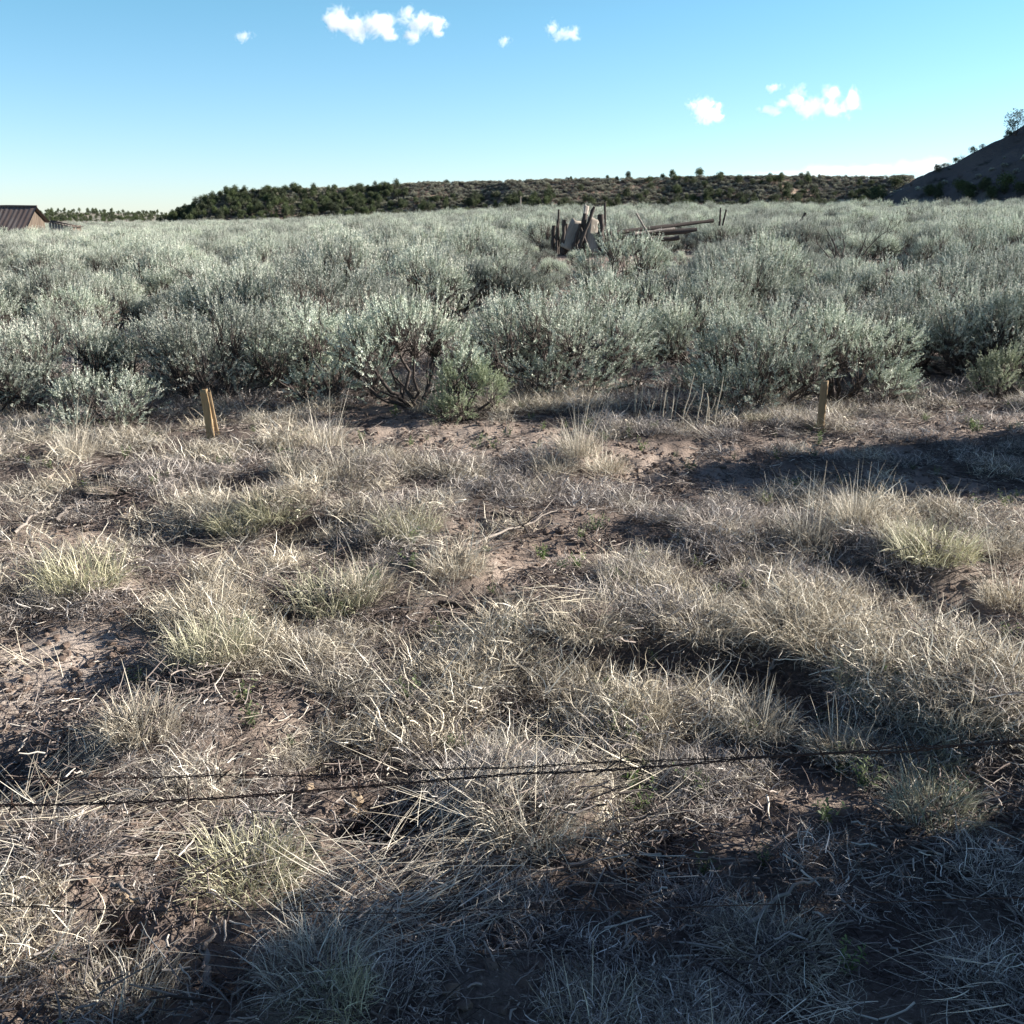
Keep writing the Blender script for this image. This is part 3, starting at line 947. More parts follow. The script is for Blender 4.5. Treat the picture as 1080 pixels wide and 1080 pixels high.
q = on_hill(1071, 143)
HT = juniper_mesh(97, 4.3, 1.9, 26, 60, False, False, .17)
e = link('hilltop_tree', None, loc=q - np.array([0, 0, .2]), scale=1.0)
link('crown', HT[0], e); link('trunk', HT[1], e)
tag(e, 'airy open-crowned tree standing on top of the shaded hill', 'tree')
for px, py, sc, var, lab in [(945, 197, .8, 0, 'round dark juniper at the foot of the shaded hill'), (925, 205, .9, 1, 'low juniper between the mesa and the shaded hill'), (989, 181, .5, 2, 'tiny pointed tree low on the shaded hill skyline'),
                             (1008, 170, .35, 3, 'tiny bush half way up the shaded hill skyline'), (1026, 160, .4, 1, 'small bush high on the shaded hill skyline'),
                             (1020, 205, .6, 1, 'dark juniper at the base of the shaded hill'), (1060, 200, .8, 0, 'dark juniper on the lower face of the shaded hill'), (1045, 208, .6, 3, 'low dark bush at the base of the shaded hill'),
                             (1063, 143, .35, 1, 'low bush beside the open-crowned hilltop tree')]:
    q = on_hill(px, py)
    tag(link('juniper_tree', JUN[(0, 1, 3)[var % 3]], loc=q - np.array([0, 0, .9 * sc]), rot=(0, 0, px), scale=sc), lab, 'tree', 'junipers around the shaded hill')
for k in range(16):
    q = on_hill(rg.uniform(930, 1079), rg.uniform(196, 214))
    tag(link('juniper_tree', JUN[int(rg.integers(0, 5))], loc=q - np.array([0, 0, .2]), rot=(0, 0, k), scale=rg.uniform(.3, .6)), 'small dark juniper scattered along the foot of the shaded hill', 'tree', 'small junipers at the foot of the shaded hill')


n = 900
hx = rg.uniform(52, 150, n); hy = rg.uniform(110, 190, n); hz = hill_z(hx, hy); k = hz > -1
rot = np.zeros((k.sum(), 3)); rot[:, 2] = rg.random(k.sum()) * 6.28
scatter('hill_scrub', np.stack([hx, hy, hz - .05], -1)[k], rot, rg.uniform(.35, 1.0, k.sum()), rg.integers(0, 4, k.sum()), [('a_scrub', SAGE[k_][2]) for k_ in (2, 3, 6)] + [('b_dead', DEAD[0])],
        'low scrub thinly dotted over the shaded hill', 'scrub')


# ------------------------------------------------------------------ boxes and logs
def box_geo(g, c, size, axes=None, mat=0, jit=0.0, rg=None):
    sx, sy, sz = [a / 2 for a in size]
    v = np.array([[x, y, z] for z in (-sz, sz) for x, y in ((-sx, -sy), (sx, -sy), (sx, sy), (-sx, sy))], float)
    if rg is not None: v += rg.normal(size=v.shape) * jit
    if axes is not None: v = v @ np.asarray(axes)
    q = np.array([[3, 2, 1, 0], [4, 5, 6, 7], [0, 1, 5, 4], [1, 2, 6, 5], [2, 3, 7, 6], [3, 0, 4, 7]])
    g.add(v + np.asarray(c), q, mat)


def board_mesh(name, mat, w, t, L, splinter=.0, seed=0, nx=4, nz=14, bow=.01, taper=0.0):
    """weathered board standing on z, uneven broken top, slight bow"""
    rg = np.random.default_rng(seed)
    xs = np.linspace(-w / 2, w / 2, nx); zs = np.linspace(0, 1, nz)
    top = L * (1 - splinter * rg.random(nx))
    Vf = []
    for side in (-1, 1):
        for i_, x_ in enumerate(xs):
            for z_ in zs:
                Vf.append((x_ * (1 - taper * (1 - z_)) + .004 * rg.normal() * w, side * t / 2 + bow * math.sin(z_ * PI) + rg.normal() * t * .04, z_ * top[i_]))
    Vf = np.array(Vf); f = []
    I = lambda s_, i_, k_: s_ * nx * nz + i_ * nz + k_
    for i_ in range(nx - 1):
        for k_ in range(nz - 1):
            f.append((I(0, i_, k_), I(0, i_ + 1, k_), I(0, i_ + 1, k_ + 1), I(0, i_, k_ + 1)))
            f.append((I(1, i_ + 1, k_), I(1, i_, k_), I(1, i_, k_ + 1), I(1, i_ + 1, k_ + 1)))
        f.append((I(0, i_, nz - 1), I(0, i_ + 1, nz - 1), I(1, i_ + 1, nz - 1), I(1, i_, nz - 1)))
        f.append((I(0, i_ + 1, 0), I(0, i_, 0), I(1, i_, 0), I(1, i_ + 1, 0)))
    for k_ in range(nz - 1):
        f.append((I(1, 0, k_), I(0, 0, k_), I(0, 0, k_ + 1), I(1, 0, k_ + 1)))
        f.append((I(0, nx - 1, k_), I(1, nx - 1, k_), I(1, nx - 1, k_ + 1), I(0, nx - 1, k_ + 1)))
    g = Geo(); g.add(Vf, np.array(f))
    return g.mesh(name, [mat])


def log_mesh(name, mat, A_, B_, r0, r1, seed=0, K=12, sides=9, wob=.1):
    rg = np.random.default_rng(seed)
    s = np.linspace(0, 1, K)[None, :, None]
    A_ = np.asarray(A_, float); B_ = np.asarray(B_, float)
    P = A_ * (1 - s) + B_ * s + rg.normal(size=(1, K, 3)) * wob * r0
    Rr = (r0 + (r1 - r0) * s[..., 0]) * (1 + .12 * rg.normal(size=(1, K)))
    v, q = tubes(P, Rr, sides)
    v += rg.normal(size=v.shape) * r0 * .06
    g = Geo(); g.add(v, q)
    for e, k0 in ((P[0, 0], 0), (P[0, -1], (K - 1) * sides)):
        r_ = np.arange(sides)
        vv = np.concatenate([e[None], v[k0:k0 + sides]])
        t = np.stack([0 * r_, 1 + r_, 1 + (r_ + 1) % sides], -1)
        g.add(vv, t if k0 else t[:, ::-1])
    return g.mesh(name, [mat])


def rel_log(name, pxa, pya, Ya, pxb, pyb, Yb, r0, r1, mat, label, cat, group=None, seed=0):
    a = at_depth(pxa, pya, Ya); b_ = at_depth(pxb, pyb, Yb)
    me = log_mesh(name, mat, a * 0, b_ - a, r0, r1, seed)
    return tag(link(name, me, loc=a), label, cat, group)


# survey stakes
def stake(pxb, pyb, pxt, pyt, mat, label, second):
    x, y, z = ground_at(pxb, pyb)
    tp = at_depth(pxt, pyt, y)
    L = float(np.linalg.norm(tp - np.array([x, y, z]))) + .06
    lean = math.atan2(tp[0] - x, tp[2] - z)
    e = link('survey_stake', None, loc=(x, y, z - .06), rot=(0, lean, 0))
    o = link('lath', board_mesh('lath', mat, .058, .018, L, .02, int(pxb)), e)
    if second:
        o2 = link('side_lath', board_mesh('side_lath', M['lathdark'], .026, .012, L * .98, .06, 4), e, loc=(.052, .03, 0), rot=(.05, -.05, .3))
    return tag(e, label, 'stake')


stake(223, 461, 215, 410, M['lath'], 'short tan wooden survey stake of two laths leaning slightly in dry grass', True)
stake(865, 456, 870, 401, M['lathdark'], 'single brown wooden survey stake in front of the full silvery sagebrush', False)

# ------------------------------------------------------------------ ruined corral (posts, boards, rails)
G1 = 'broken posts of the ruined corral'
rel_log('wooden_post', 589, 268, 36.02, 589, 221, 36.02, 0.040, 0.033, M['oldwood'], 'thin tall dark post at the west end of the ruined corral', 'post', G1, 1)
rel_log('wooden_post', 583, 268, 35.75, 584, 238, 35.75, 0.073, 0.066, M['oldwood'], 'short dark stub post at the west end of the ruined corral', 'post', G1, 2)
rel_log('wooden_post', 593, 268, 35.48, 595, 232, 35.48, 0.073, 0.059, M['oldwood'], 'dark stub post just beside the pale leaning board', 'post', G1, 3)
rel_log('wooden_post', 599, 268, 35.88, 597, 236, 35.88, 0.088, 0.066, M['oldwood'], 'thick blackened post stub behind the pale leaning board', 'post', G1, 4)
rel_log('wooden_post', 607, 270, 35.22, 627, 218, 35.35, 0.081, 0.051, M['oldwood'], 'long black pole leaning steeply across the corral ruin', 'post', G1, 5)
rel_log('wooden_post', 613, 268, 35.48, 617, 225, 35.48, 0.095, 0.066, M['oldwood'], 'thick dark upright between the two pale boards', 'post', G1, 6)
rel_log('wooden_post', 634, 268, 35.62, 634, 226, 35.62, 0.117, 0.095, M['oldwood'], 'stout dark corner post with a flat top', 'post', G1, 7)
rel_log('wooden_post', 639, 268, 35.75, 638, 214, 35.75, 0.044, 0.033, M['oldwood'], 'tall thin grey post next to the stout corner post', 'post', G1, 8)
rel_log('wooden_post', 645, 268, 35.88, 643, 240, 35.88, 0.073, 0.059, M['oldwood'], 'low dark stub at the east end of the corral ruin', 'post', G1, 9)


rel_log('wooden_post', 587, 268, 35.6, 588, 233, 35.6, .05, .04, M['oldwood'], 'narrow dark slat post just beside the thin tall western one', 'post', G1, 31)
rel_log('wooden_post', 603, 266, 35.3, 612, 236, 35.4, .06, .05, M['oldwood'], 'dark pole leaning east in front of the pale western board', 'post', G1, 32)
rel_log('wooden_post', 622, 268, 35.2, 612, 240, 35.4, .06, .05, M['oldwood'], 'dark pole leaning west in front of the wide pale board', 'post', G1, 33)


def lean_board(pxa, pya, pxb, pyb, Yd, w, mat, label, tilt=.35, seed=0):
    a = at_depth(pxa, pya, Yd); b_ = at_depth(pxb, pyb, Yd + .4)
    d = Vector(b_ - a); L = d.length
    zax = d.normalized(); xax = Vector((1, tilt, 0)).normalized()
    yax = zax.cross(xax).normalized(); xax = yax.cross(zax).normalized()
    o = link('leaning_board', board_mesh('leaning_board', mat, w, .05, L, .08, seed))
    o.matrix_world = Matrix.Translation(Vector(a)) @ Matrix((xax, yax, zax)).transposed().to_4x4()
    return tag(o, label, 'board', 'leaning boards of the ruined corral')


lean_board(598, 263, 611, 232, 35.42, .50, M['palewood'], 'pale weathered board leaning at the west side of the ruin', .3, 1)
lean_board(624, 266, 627, 229, 35.48, .46, M['palewood'], 'wide pale board propped against the stout corner post', .4, 2)
lean_board(617, 229, 619, 217, 35.55, .16, M['palewood'], 'small whitish board fragment nailed high above the leaning pole', .2, 3)
lean_board(604, 268, 606, 247, 35.75, .6, M['oldwood'], 'dark collapsed board low in the middle of the ruin', .3, 4)
G2 = 'fallen rails beside the ruined corral'
rel_log('log_rail', 640, 247, 36.69, 752, 232.5, 38.35, 0.085, 0.070, M['oldwood'], 'long dark log rail running east from the ruin', 'log', G2, 11)
rel_log('log_rail', 648, 251, 36.42, 735, 242, 37.02, 0.088, 0.088, M['oldwood'], 'second dark rail just under the long one', 'log', G2, 12)
rel_log('log_rail', 668, 246.5, 36.02, 712, 241.0, 36.69, 0.055, 0.040, M['deadwood'], 'bleached grey rail lying on the dark rails', 'log', G2, 13)
rel_log('log_rail', 664, 255, 35.75, 716, 251, 36.02, 0.080, 0.070, M['oldwood'], 'lowest dark rail beneath the bleached one', 'log', G2, 14)
rel_log('leaning_stick', 688, 254, 35.35, 671, 225, 35.48, 0.033, 0.026, M['deadwood'], 'thin grey stick leaning over the fallen rails', 'stick', None, 16)
rel_log('fence_stick', 759, 238, 38.02, 760, 219, 38.02, 0.037, 0.029, M['oldwood'], 'upright dark stick at the end of the long rail', 'stick', 'upright sticks at the rail end', 18)
rel_log('fence_stick', 762, 238, 38.15, 766, 221, 38.15, 0.037, 0.029, M['oldwood'], 'tilted dark stick beside the upright one', 'stick', 'upright sticks at the rail end', 19)
rel_log('dead_branch', 833, 246, 40, 850, 225, 40, .07, .04, M['oldwood'], 'forked black dead branch poking diagonally out of the sagebrush', 'branch', 'black dead branches in the far sagebrush', 20)
rel_log('distant_post', 549, 232, 240, 549, 207, 240, .16, .12, M['deadwood'], 'lone pale distant post before the foot of the mesa', 'post', None, 23)

# ------------------------------------------------------------------ barn
roof_m, nt, out = new_mat('rusty_tin_roof')
tc = nt.nodes.new('ShaderNodeTexCoord')
mp = nt.nodes.new('ShaderNodeMapping'); mp.inputs['Scale'].default_value = (1.4, .12, .12)
nt.links.new(tc.outputs['Object'], mp.inputs[0])
nn = noise_n(nt, mp.outputs[0], 2.2, 6, .7)
cc = ramp_n(nt, nn, [(.3, (.15, .13, .125)), (.5, (.125, .088, .073)), (.62, (.165, .145, .135)), (.75, (.10, .066, .055))])
p = nt.nodes.new('ShaderNodeBsdfPrincipled'); p.inputs['Roughness'].default_value = .6; p.inputs['Metallic'].default_value = .25
nt.links.new(cc, p.inputs['Base Color']); nt.links.new(p.outputs[0], out.inputs[0])
M['barnwood'] = rough_mat('barn_boards', (.165, .13, .098), (.075, .058, .046), 1.2, .4, .9, (6, 6, .4))
bx0, by = -43.0, 91.0        # gable end face, near corner
gz_ = float(hgt(bx0, by)) - .25
BL = 16.0
apex_z = at_depth(37, 218, 93.7)[2]; eave_z = at_depth(22, 245, 91.0)[2]; back_z = at_depth(48, 232, 95.7)[2]
xa = at_depth(22, 240, 91)[0]
barn = link('old_barn', None, loc=(xa, 91, gz_), rot=(0, 0, 0))
D1, D2 = 2.7, 4.7            # apex depth, back wall depth
ez, az, bz = eave_z - gz_, apex_z - gz_, back_z - gz_
rgb = np.random.default_rng(3)


def slope_roof(name, y0, z0, y1, z1, x0, x1, n=40):
    """corrugated sheet roof, ridges running down the slope"""
    g = Geo()
    xs = np.linspace(x0, x1, n * 4 + 1)
    w = .018 * np.cos(np.arange(len(xs)) * PI / 2)
    ys = np.linspace(0, 1, 6)
    XX, T = np.meshgrid(xs, ys)
    WW = np.broadcast_to(w, XX.shape)
    sag = -.10 * np.sin(T * PI) * (.5 + .5 * np.sin(XX * .35)) + (vnoise(XX * 1.3, T * 3, 4) - .5) * .05
    YY = y0 + (y1 - y0) * T; ZZ = z0 + (z1 - z0) * T + WW + sag
    top = np.stack([XX, YY, ZZ], -1).reshape(-1, 3); n_ = len(xs)
    i, j = np.meshgrid(np.arange(5), np.arange(n_ - 1), indexing='ij')
    Q = np.stack([i * n_ + j, i * n_ + j + 1, (i + 1) * n_ + j + 1, (i + 1) * n_ + j], -1).reshape(-1, 4)
    g.add(top, Q); g.add(top - np.array([0, 0, .05]), Q[:, ::-1])
    return g.mesh(name, [roof_m])


link('roof', slope_roof('barn_roof_near', -.5, ez - .22, D1, az, -BL - .4, .35), barn)
link('roof', slope_roof('barn_roof_back', D1, az, D2 + .3, bz - .15, -BL - .4, .35), barn)
link('ridge_cap', log_mesh('ridge_cap', roof_m, (-BL - .4, D1, az + .05), (.4, D1, az + .05), .09, .09, 3, 20, 8, .02), barn)


def board_wall(pts_top, gap=.045, w=.24, th=.04, face='x', seed=1, miss=0.0):
    """vertical boards along the wall; pts_top = list of (pos along wall, top z)"""
    rg = np.random.default_rng(seed); g = Geo()
    p0, p1 = pts_top[0][0], pts_top[-1][0]
    a = p0
    while a < p1 - .05:
        ww = min(w * rg.uniform(.8, 1.15), p1 - a); m_ = a + ww / 2
        zt = np.interp(m_, [q_[0] for q_ in pts_top], [q_[1] for q_ in pts_top]) - .06 - rg.random() * .05
        if rg.random() >= miss:
            z0 = -.4 + rg.random() * .08
            size = (th, ww - gap, zt - z0) if face == 'x' else (ww - gap, th, zt - z0)
            c = (rg.normal() * .008, m_, (zt + z0) / 2) if face == 'x' else (m_, rg.normal() * .008, (zt + z0) / 2)
            box_geo(g, c, size)
        a += ww
    return g


link('gable_wall', board_wall([(0, ez), (D1, az), (D2, bz)], seed=3).mesh('gable_boards', [M['barnwood']]), barn)
link('end_wall', board_wall([(0, ez), (D1, az), (D2, bz)], seed=4).mesh('end_boards', [M['barnwood']]), barn, loc=(-BL, 0, 0))
link('front_wall', board_wall([(-BL, ez - .1), (0, ez - .1)], face='y', seed=5, w=.3).mesh('front_boards', [M['barnwood']]), barn)
link('back_wall', board_wall([(-BL, bz - .1), (0, bz - .1)], face='y', seed=6, w=.3).mesh('back_boards', [M['barnwood']]), barn, loc=(0, D2, 0))
wt = Geo()
box_geo(wt, (.06, .55, ez - .05), (.05, .8, .45), Matrix.Rotation(.5, 3, 'X'))
link('loose_panel', wt.mesh('loose_panel', [M['palewood']]), barn)
tag(barn, 'old weathered board barn with a rusty corrugated tin roof at the field edge', 'barn')
# broken lean-to shed just past the barn
sh = link('broken_shed', None, loc=(at_depth(51, 232, 99.6)[0], 99.6, gz_))
sz = at_depth(53, 232, 100)[2] - gz_; sz2 = at_depth(73, 237, 100)[2] - gz_
link('wall', board_wall([(0, sz - .1), (2.1, sz2)], face='y', seed=8, w=.28, miss=.12).mesh('shed_boards', [M['palewood']]), sh)
link('side_wall', board_wall([(0, sz - .1), (2.0, sz - .1)], face='x', seed=9, w=.28, miss=.2).mesh('shed_side', [M['barnwood']]), sh, loc=(2.1, .05, -.3))
rf = Geo()
for k in range(7):
    box_geo(rf, (1.0, .15 + k * .3, 0), (2.7, .27, .05), None, 0, .015, rgb)
o = link('roof', rf.mesh('shed_roof', [M['oldwood']]), sh, loc=(.05, -.1, sz * .5 + sz2 * .5 + .04), rot=(0, math.atan2(sz - sz2, 2.1), 0))
tag(sh, 'low broken shed of pale boards tucked behind the old barn', 'shed')


# ------------------------------------------------------------------ grass meshes
def tuft_geo(seed, n=420, r=.10, L=(.14, .30), W=.0028, lean=(.05, .9), curl=(.4, 1.9), seg=6, tint=(.62, .2), twist=.7, kink=.10, stiff=0, stiffL=(.35, .6)):
    rg = np.random.default_rng(seed); g = Geo()
    a = rg.random(n) * 2 * PI; rr = r * np.sqrt(rg.random(n))
    root = np.stack([rr * np.cos(a), rr * np.sin(a), np.full(n, -.01)], -1)
    phi = a + rg.normal(size=n) * .7
    ln = lean[0] + (lean[1] - lean[0]) * rg.random(n) * (.4 + .6 * rr / r)
    LL = rg.uniform(*L, n)
    v, q = blades(root, phi, ln, LL, np.full(n, W) * rg.uniform(.6, 1.3, n), rg.uniform(*curl, n), rg, seg, twist, .002, kink)
    g.add(v, q, 0, np.repeat(np.clip(rg.normal(tint[0], tint[1], n), 0, 1), (seg + 1) * 2))
    if stiff:
        a = rg.random(stiff) * 2 * PI; rr = r * .6 * np.sqrt(rg.random(stiff))
        root = np.stack([rr * np.cos(a), rr * np.sin(a), np.full(stiff, -.01)], -1)
        v, q = blades(root, a + rg.normal(size=stiff) * .5, np.abs(rg.normal(.18, .2, stiff)), rg.uniform(*stiffL, stiff), np.full(stiff, .0038), rg.uniform(0, .5, stiff), rg, 5, .1, .002)
        g.add(v, q, 0, np.repeat(np.clip(rg.normal(.75, .12, stiff), 0, 1), 12))
    return g


def mat_geo(seed, n=300, r=.15, L=(.04, .12), W=.0024, tint=(.50, .32), height=.07, kink=.42, dense=1.0):
    """matted tangle of dead blades lying in all directions"""
    rg = np.random.default_rng(seed); g = Geo()
    a = rg.random(n) * 2 * PI; rr = r * np.sqrt(rg.random(n))
    hump = height * np.clip(1 - (rr / r) ** 2, 0, 1)
    root = np.stack([rr * np.cos(a), rr * np.sin(a), rg.random(n) * hump], -1)
    phi = rg.random(n) * 2 * PI
    v, q = blades(root, phi, rg.uniform(.5, 1.5, n), rg.uniform(*L, n), W * rg.uniform(.6, 1.4, n), rg.uniform(-.2, 1.4, n), rg, 6, 1.2, .001, kink)
    g.add(v, q, 0, np.repeat(np.clip(rg.normal(tint[0], tint[1], n), 0, 1), 14))
    return g


def straw_geo(seed, n=26, L=(.15, .42), spread=.12, W=.0026, bundle=.45, tint=(.72, .14), lift=(1.15, 1.52)):
    rg = np.random.default_rng(seed); g = Geo()
    root = np.stack([rg.normal(size=n) * spread, rg.normal(size=n) * spread, rg.random(n) * .06], -1)
    v, q = blades(root, rg.normal(size=n) * bundle, rg.uniform(*lift, n), rg.uniform(*L, n), W * rg.uniform(.6, 1.3, n), rg.uniform(-.1, .35, n), rg, 5, .15, .004, .04)
    g.add(v, q, 0, np.repeat(np.clip(rg.normal(tint[0], tint[1], n), 0, 1), 12))
    return g


def twig_geo(seed, n=60, r=.22):
    rg = np.random.default_rng(seed); g = Geo(); K = 4
    s = np.linspace(0, 1, K)[None, :, None]
    a = rg.random(n) * 2 * PI; rr = r * np.sqrt(rg.random(n))
    st = np.stack([rr * np.cos(a), rr * np.sin(a), .004 + rg.random(n) * .02], -1)
    ph = rg.random(n) * 2 * PI; L = .03 + .12 * rg.random(n) ** 2
    d = np.stack([np.cos(ph), np.sin(ph), rg.normal(size=n) * .12], -1) * L[:, None]
    P = st[:, None] + d[:, None] * s + np.cumsum(rg.normal(size=(n, K, 3)) * .004, 1)
    v, q = tubes(P, (.0014 + .0026 * rg.random((n, 1)) ** 2) * (1 - .4 * s[..., 0]), 4)
    g.add(v, q, 0, np.repeat(np.clip(rg.normal(.55, .28, n), 0, 1), K * 4))
    return g


def weed_geo(seed, n=120, r=.08):
    rg = np.random.default_rng(seed); g = Geo()
    st = 10
    a = rg.random(st) * 2 * PI
    tip = np.stack([r * np.cos(a) * rg.random(st), r * np.sin(a) * rg.random(st), rg.uniform(.04, .10, st)], -1)
    src = rg.integers(0, st, n); t = rg.random(n)
    P = tip[src] * t[:, None]
    v, q = leaves(P, norm(rg.normal(size=(n, 3)) + np.array([0, 0, .6])), rg.uniform(.012, .026, n), rg.uniform(.004, .008, n), rg)
    g.add(v, q, 0, np.repeat(rg.random(n), 4))
    return g


T_STRAW = [tuft_geo(101 + k, 580, .13, (.07, .19), W=.0027, tint=(.55, .26), kink=.26, curl=(.3, 2.2), stiff=4, stiffL=(.2, .32)).mesh('straw_tuft', [M['straw']]) for k in range(4)]
T_TALL = [tuft_geo(111 + k, 420, .13, (.14, .32), lean=(.05, .85), curl=(.2, 1.6), tint=(.62, .22), kink=.16, stiff=13, stiffL=(.3, .55)).mesh('tall_tuft', [M['straw']]) for k in range(2)]
T_GREEN = [tuft_geo(121 + k, 600, .15, (.07, .19), W=.0027, tint=(.55, .26), curl=(.4, 2.2), kink=.25).mesh('green_tuft', [M['greenstraw']]) for k in range(3)]
T_GREY = [tuft_geo(131 + k, 560, .14, (.05, .15), W=.0024, tint=(.55, .27), lean=(.1, 1.3), curl=(.3, 2.4), kink=.34).mesh('grey_tuft', [M['greygrass']]) for k in range(4)]
T_DROOP = [tuft_geo(141 + k, 720, .17, (.09, .23), W=.0027, lean=(.2, 1.1), curl=(.8, 2.6), tint=(.5, .26), kink=.26, twist=1.1).mesh('droop_tuft', [M['straw']]) for k in range(3)]
T_MAT = [mat_geo(151 + k, 350).mesh('grey_mat', [M['greygrass']]) for k in range(5)]
T_MATS = [mat_geo(161 + k, 220, tint=(.55, .30), L=(.05, .17), W=.0026).mesh('straw_mat', [M['straw']]) for k in range(3)]
T_DARK = [mat_geo(171 + k, 260, .15, (.03, .08), .0021, (.38, .27), .025, .3).mesh('dark_mat', [M['litter']]) for k in range(3)]
T_LAY = [straw_geo(181 + k).mesh('lying_straw', [M['straw']]) for k in range(3)]
T_TWIG = [twig_geo(191 + k).mesh('twig_patch', [M['litter']]) for k in range(4)]
T_WEED = [weed_geo(201 + k).mesh('weed', [M['weed']]) for k in range(3)]
T_STALK = []
for k in range(2):
    rg = np.random.default_rng(211 + k); g = Geo(); n = 9; K = 6
    s = np.linspace(0, 1, K)[None, :, None]
    b0 = np.stack([rg.normal(size=n) * .12, rg.normal(size=n) * .05, np.full(n, -.02)], -1)
    d = np.stack([rg.normal(size=n) * .07, rg.normal(size=n) * .05, rg.uniform(.22, .46, n)], -1)
    P = b0[:, None] + d[:, None] * s + rg.normal(size=(n, K, 3)) * .003
    v, q = tubes(P, .0055 * (1 - .4 * s[..., 0]) * np.ones((n, 1)), 5); g.add(v, q, 0, .62)
    m_ = tuft_geo(215 + k, 160, .16, (.06, .18), tint=(.45, .2))
    for vv, qq, mm, tt in zip(m_.v, m_.q, m_.m, m_.t): g.add(vv, qq, 0, tt)
    T_STALK.append(g.mesh('stalk_clump', [M['straw']]))

# ------------------------------------------------------------------ tussocks one can point to
TUSS = [
    # px, py, scale, mesh, label
    (78, 484, 1.0, T_TALL[0], 'spiky pale straw tussock with tall stems at the west edge of the clearing'),
    (345, 478, 1.1, T_TALL[1], 'large spiky blond tussock east of the tan stake'),
    (360, 505, 1.3, T_STRAW[0], 'blond matted tussock just below the large spiky one'),
    (310, 498, 1.2, T_STRAW[1], 'blond tussock leaning over a pile of brown litter'),
    (610, 482, 1.05, T_TALL[0], 'pale tussock with curled seed stalks beside the bare red dirt'),
    (585, 498, 1.2, T_STRAW[2], 'straw tussock at the foot of the one with curled seed stalks'),
    (640, 500, 1.1, T_STRAW[3], 'yellowish tussock at the edge of the furrowed dirt'),
    (90, 618, 1.25, T_GREEN[0], 'greenish yellow tussock alone on the pale west ground'),
    (60, 640, 1.0, T_STRAW[1], 'straw tussock tucked against the lone greenish one'),
    (290, 552, 1.25, T_GREEN[1], 'low yellow green tussock above a small shadow'),
    (250, 560, 1.0, T_GREEN[2], 'small greenish tussock next to the low yellow green one'),
    (430, 565, 1.2, T_GREEN[0], 'pale green tussock near the middle of the clearing'),
    (405, 545, 1.0, T_GREY[1], 'thin grey tussock behind the pale green middle one'),
    (480, 605, 1.15, T_STRAW[2], 'rounded straw tussock east of the pale green one'),
    (350, 640, 1.3, T_GREEN[2], 'broad yellow green tussock casting a deep shadow'),
    (385, 625, 1.1, T_STRAW[0], 'straw tussock joined to the broad yellow green one'),
    (225, 690, 1.0, T_GREEN[1], 'wide green blond tussock beside the smooth pale dirt'),
    (190, 700, .75, T_STRAW[3], 'blond tussock spilling toward the smooth pale dirt'),
    (260, 700, 1.1, T_STRAW[0], 'blond tussock at the east end of the wide green blond one'),
    (435, 722, .8, T_GREY[0], 'small upright grey tussock above the fence wires'),
    (150, 775, 1.0, T_STRAW[1], 'arched straw tussock just above the upper fence wire'),
    (200, 770, .9, T_GREY[2], 'grey tussock next to the arched straw one'),
    (700, 548, 1.1, T_GREY[1], 'grey hummock of dead grass beyond the shaded strip'),
    (755, 560, 1.35, T_GREY[2], 'largest grey hummock of combed dead grass'),
    (650, 606, .85, T_GREY[3], 'little pale grey dome of fine dead grass'),
    (850, 575, .95, T_TALL[1], 'tussock of stiff pale straws standing up in shade'),
    (902, 555, .95, T_TALL[0], 'tallest brown and straw tussock below the dark shaded dirt'),
    (985, 590, 1.35, T_GREEN[0], 'silvery green rounded tussock at the east side'),
    (1045, 580, 1.2, T_DROOP[1], 'brown drooping tussock near the east edge'),
    (1070, 640, 1.2, T_STRAW[2], 'straw tussock cut by the east picture edge'),
    (620, 668, 1.2, T_DROOP[2], 'shaggy drooping tussock above the middle shadow pool'),
    (740, 665, 1.35, T_DROOP[0], 'wide curly tussock west of the tallest mound'),
    (830, 668, 1.5, T_DROOP[1], 'biggest overhanging mound of straw above the black shadow'),
    (885, 690, 1.4, T_DROOP[2], 'overhanging straw clump on the east flank of the biggest mound'),
    (955, 730, 1.25, T_DROOP[1], 'sunlit straw clump spilling below the biggest mound'),
    (1010, 760, 1.1, T_STRAW[1], 'blond tussock just above the wires at the east side'),
    (1055, 750, 1.1, T_DROOP[2], 'blond tussock at the edge where both wires meet'),
    (800, 770, .95, T_STRAW[2], 'curled pale tussock in the mouth of the black shadow'),
    (720, 750, 1.0, T_GREY[0], 'grey tussock west of the curled pale one'),
    (560, 770, 1.15, T_GREY[1], 'rounded grey brown tussock above the middle of the wires'),
    (470, 800, 1.0, T_GREY[3], 'grey tussock directly behind the upper wire'),
    (265, 930, 1.0, T_GREEN[1], 'thin green tussock below the wires'),
    (500, 930, 1.1, T_GREY[2], 'pale grey tussock at the edge of the large shadow'),
    (560, 880, 1.1, T_STRAW[3], 'straw tussock under the heap of long lying straws'),
    (730, 960, 1.0, T_GREY[1], 'bluish tussock deep in the large shadow'),
    (60, 900, 1.1, T_GREY[0], 'grey tussock above the dark burrow'),
    (30, 1010, 1.0, T_GREY[3], 'curly grey brown tussock west of the dark burrow'),
    (130, 1065, .95, T_STRAW[0], 'straw tussock below the dark burrow at the frame bottom'),
    (400, 1060, 1.0, T_GREY[2], 'curly grey tussock at the bottom middle'),
    (330, 1030, .9, T_STRAW[2], 'curly straw tussock beside the pale stick'),
    (985, 860, .9, T_GREEN[2], 'green tussock below the wires near the east side'),
]
for px, py, sc, me, lab in TUSS:
    sc *= .74 if me in T_DROOP else .92
    x, y, z = ground_at(px, py)
    rz = rng.random() * 6.28
    tag(link('grass_tussock', me, loc=(x, y, z), rot=(0, 0, rz), scale=(sc, sc, sc * float(rng.uniform(1.0, 1.25)) * (.85 if py > 880 else 1))), lab, 'grass tussock', 'tussocks in the clearing')
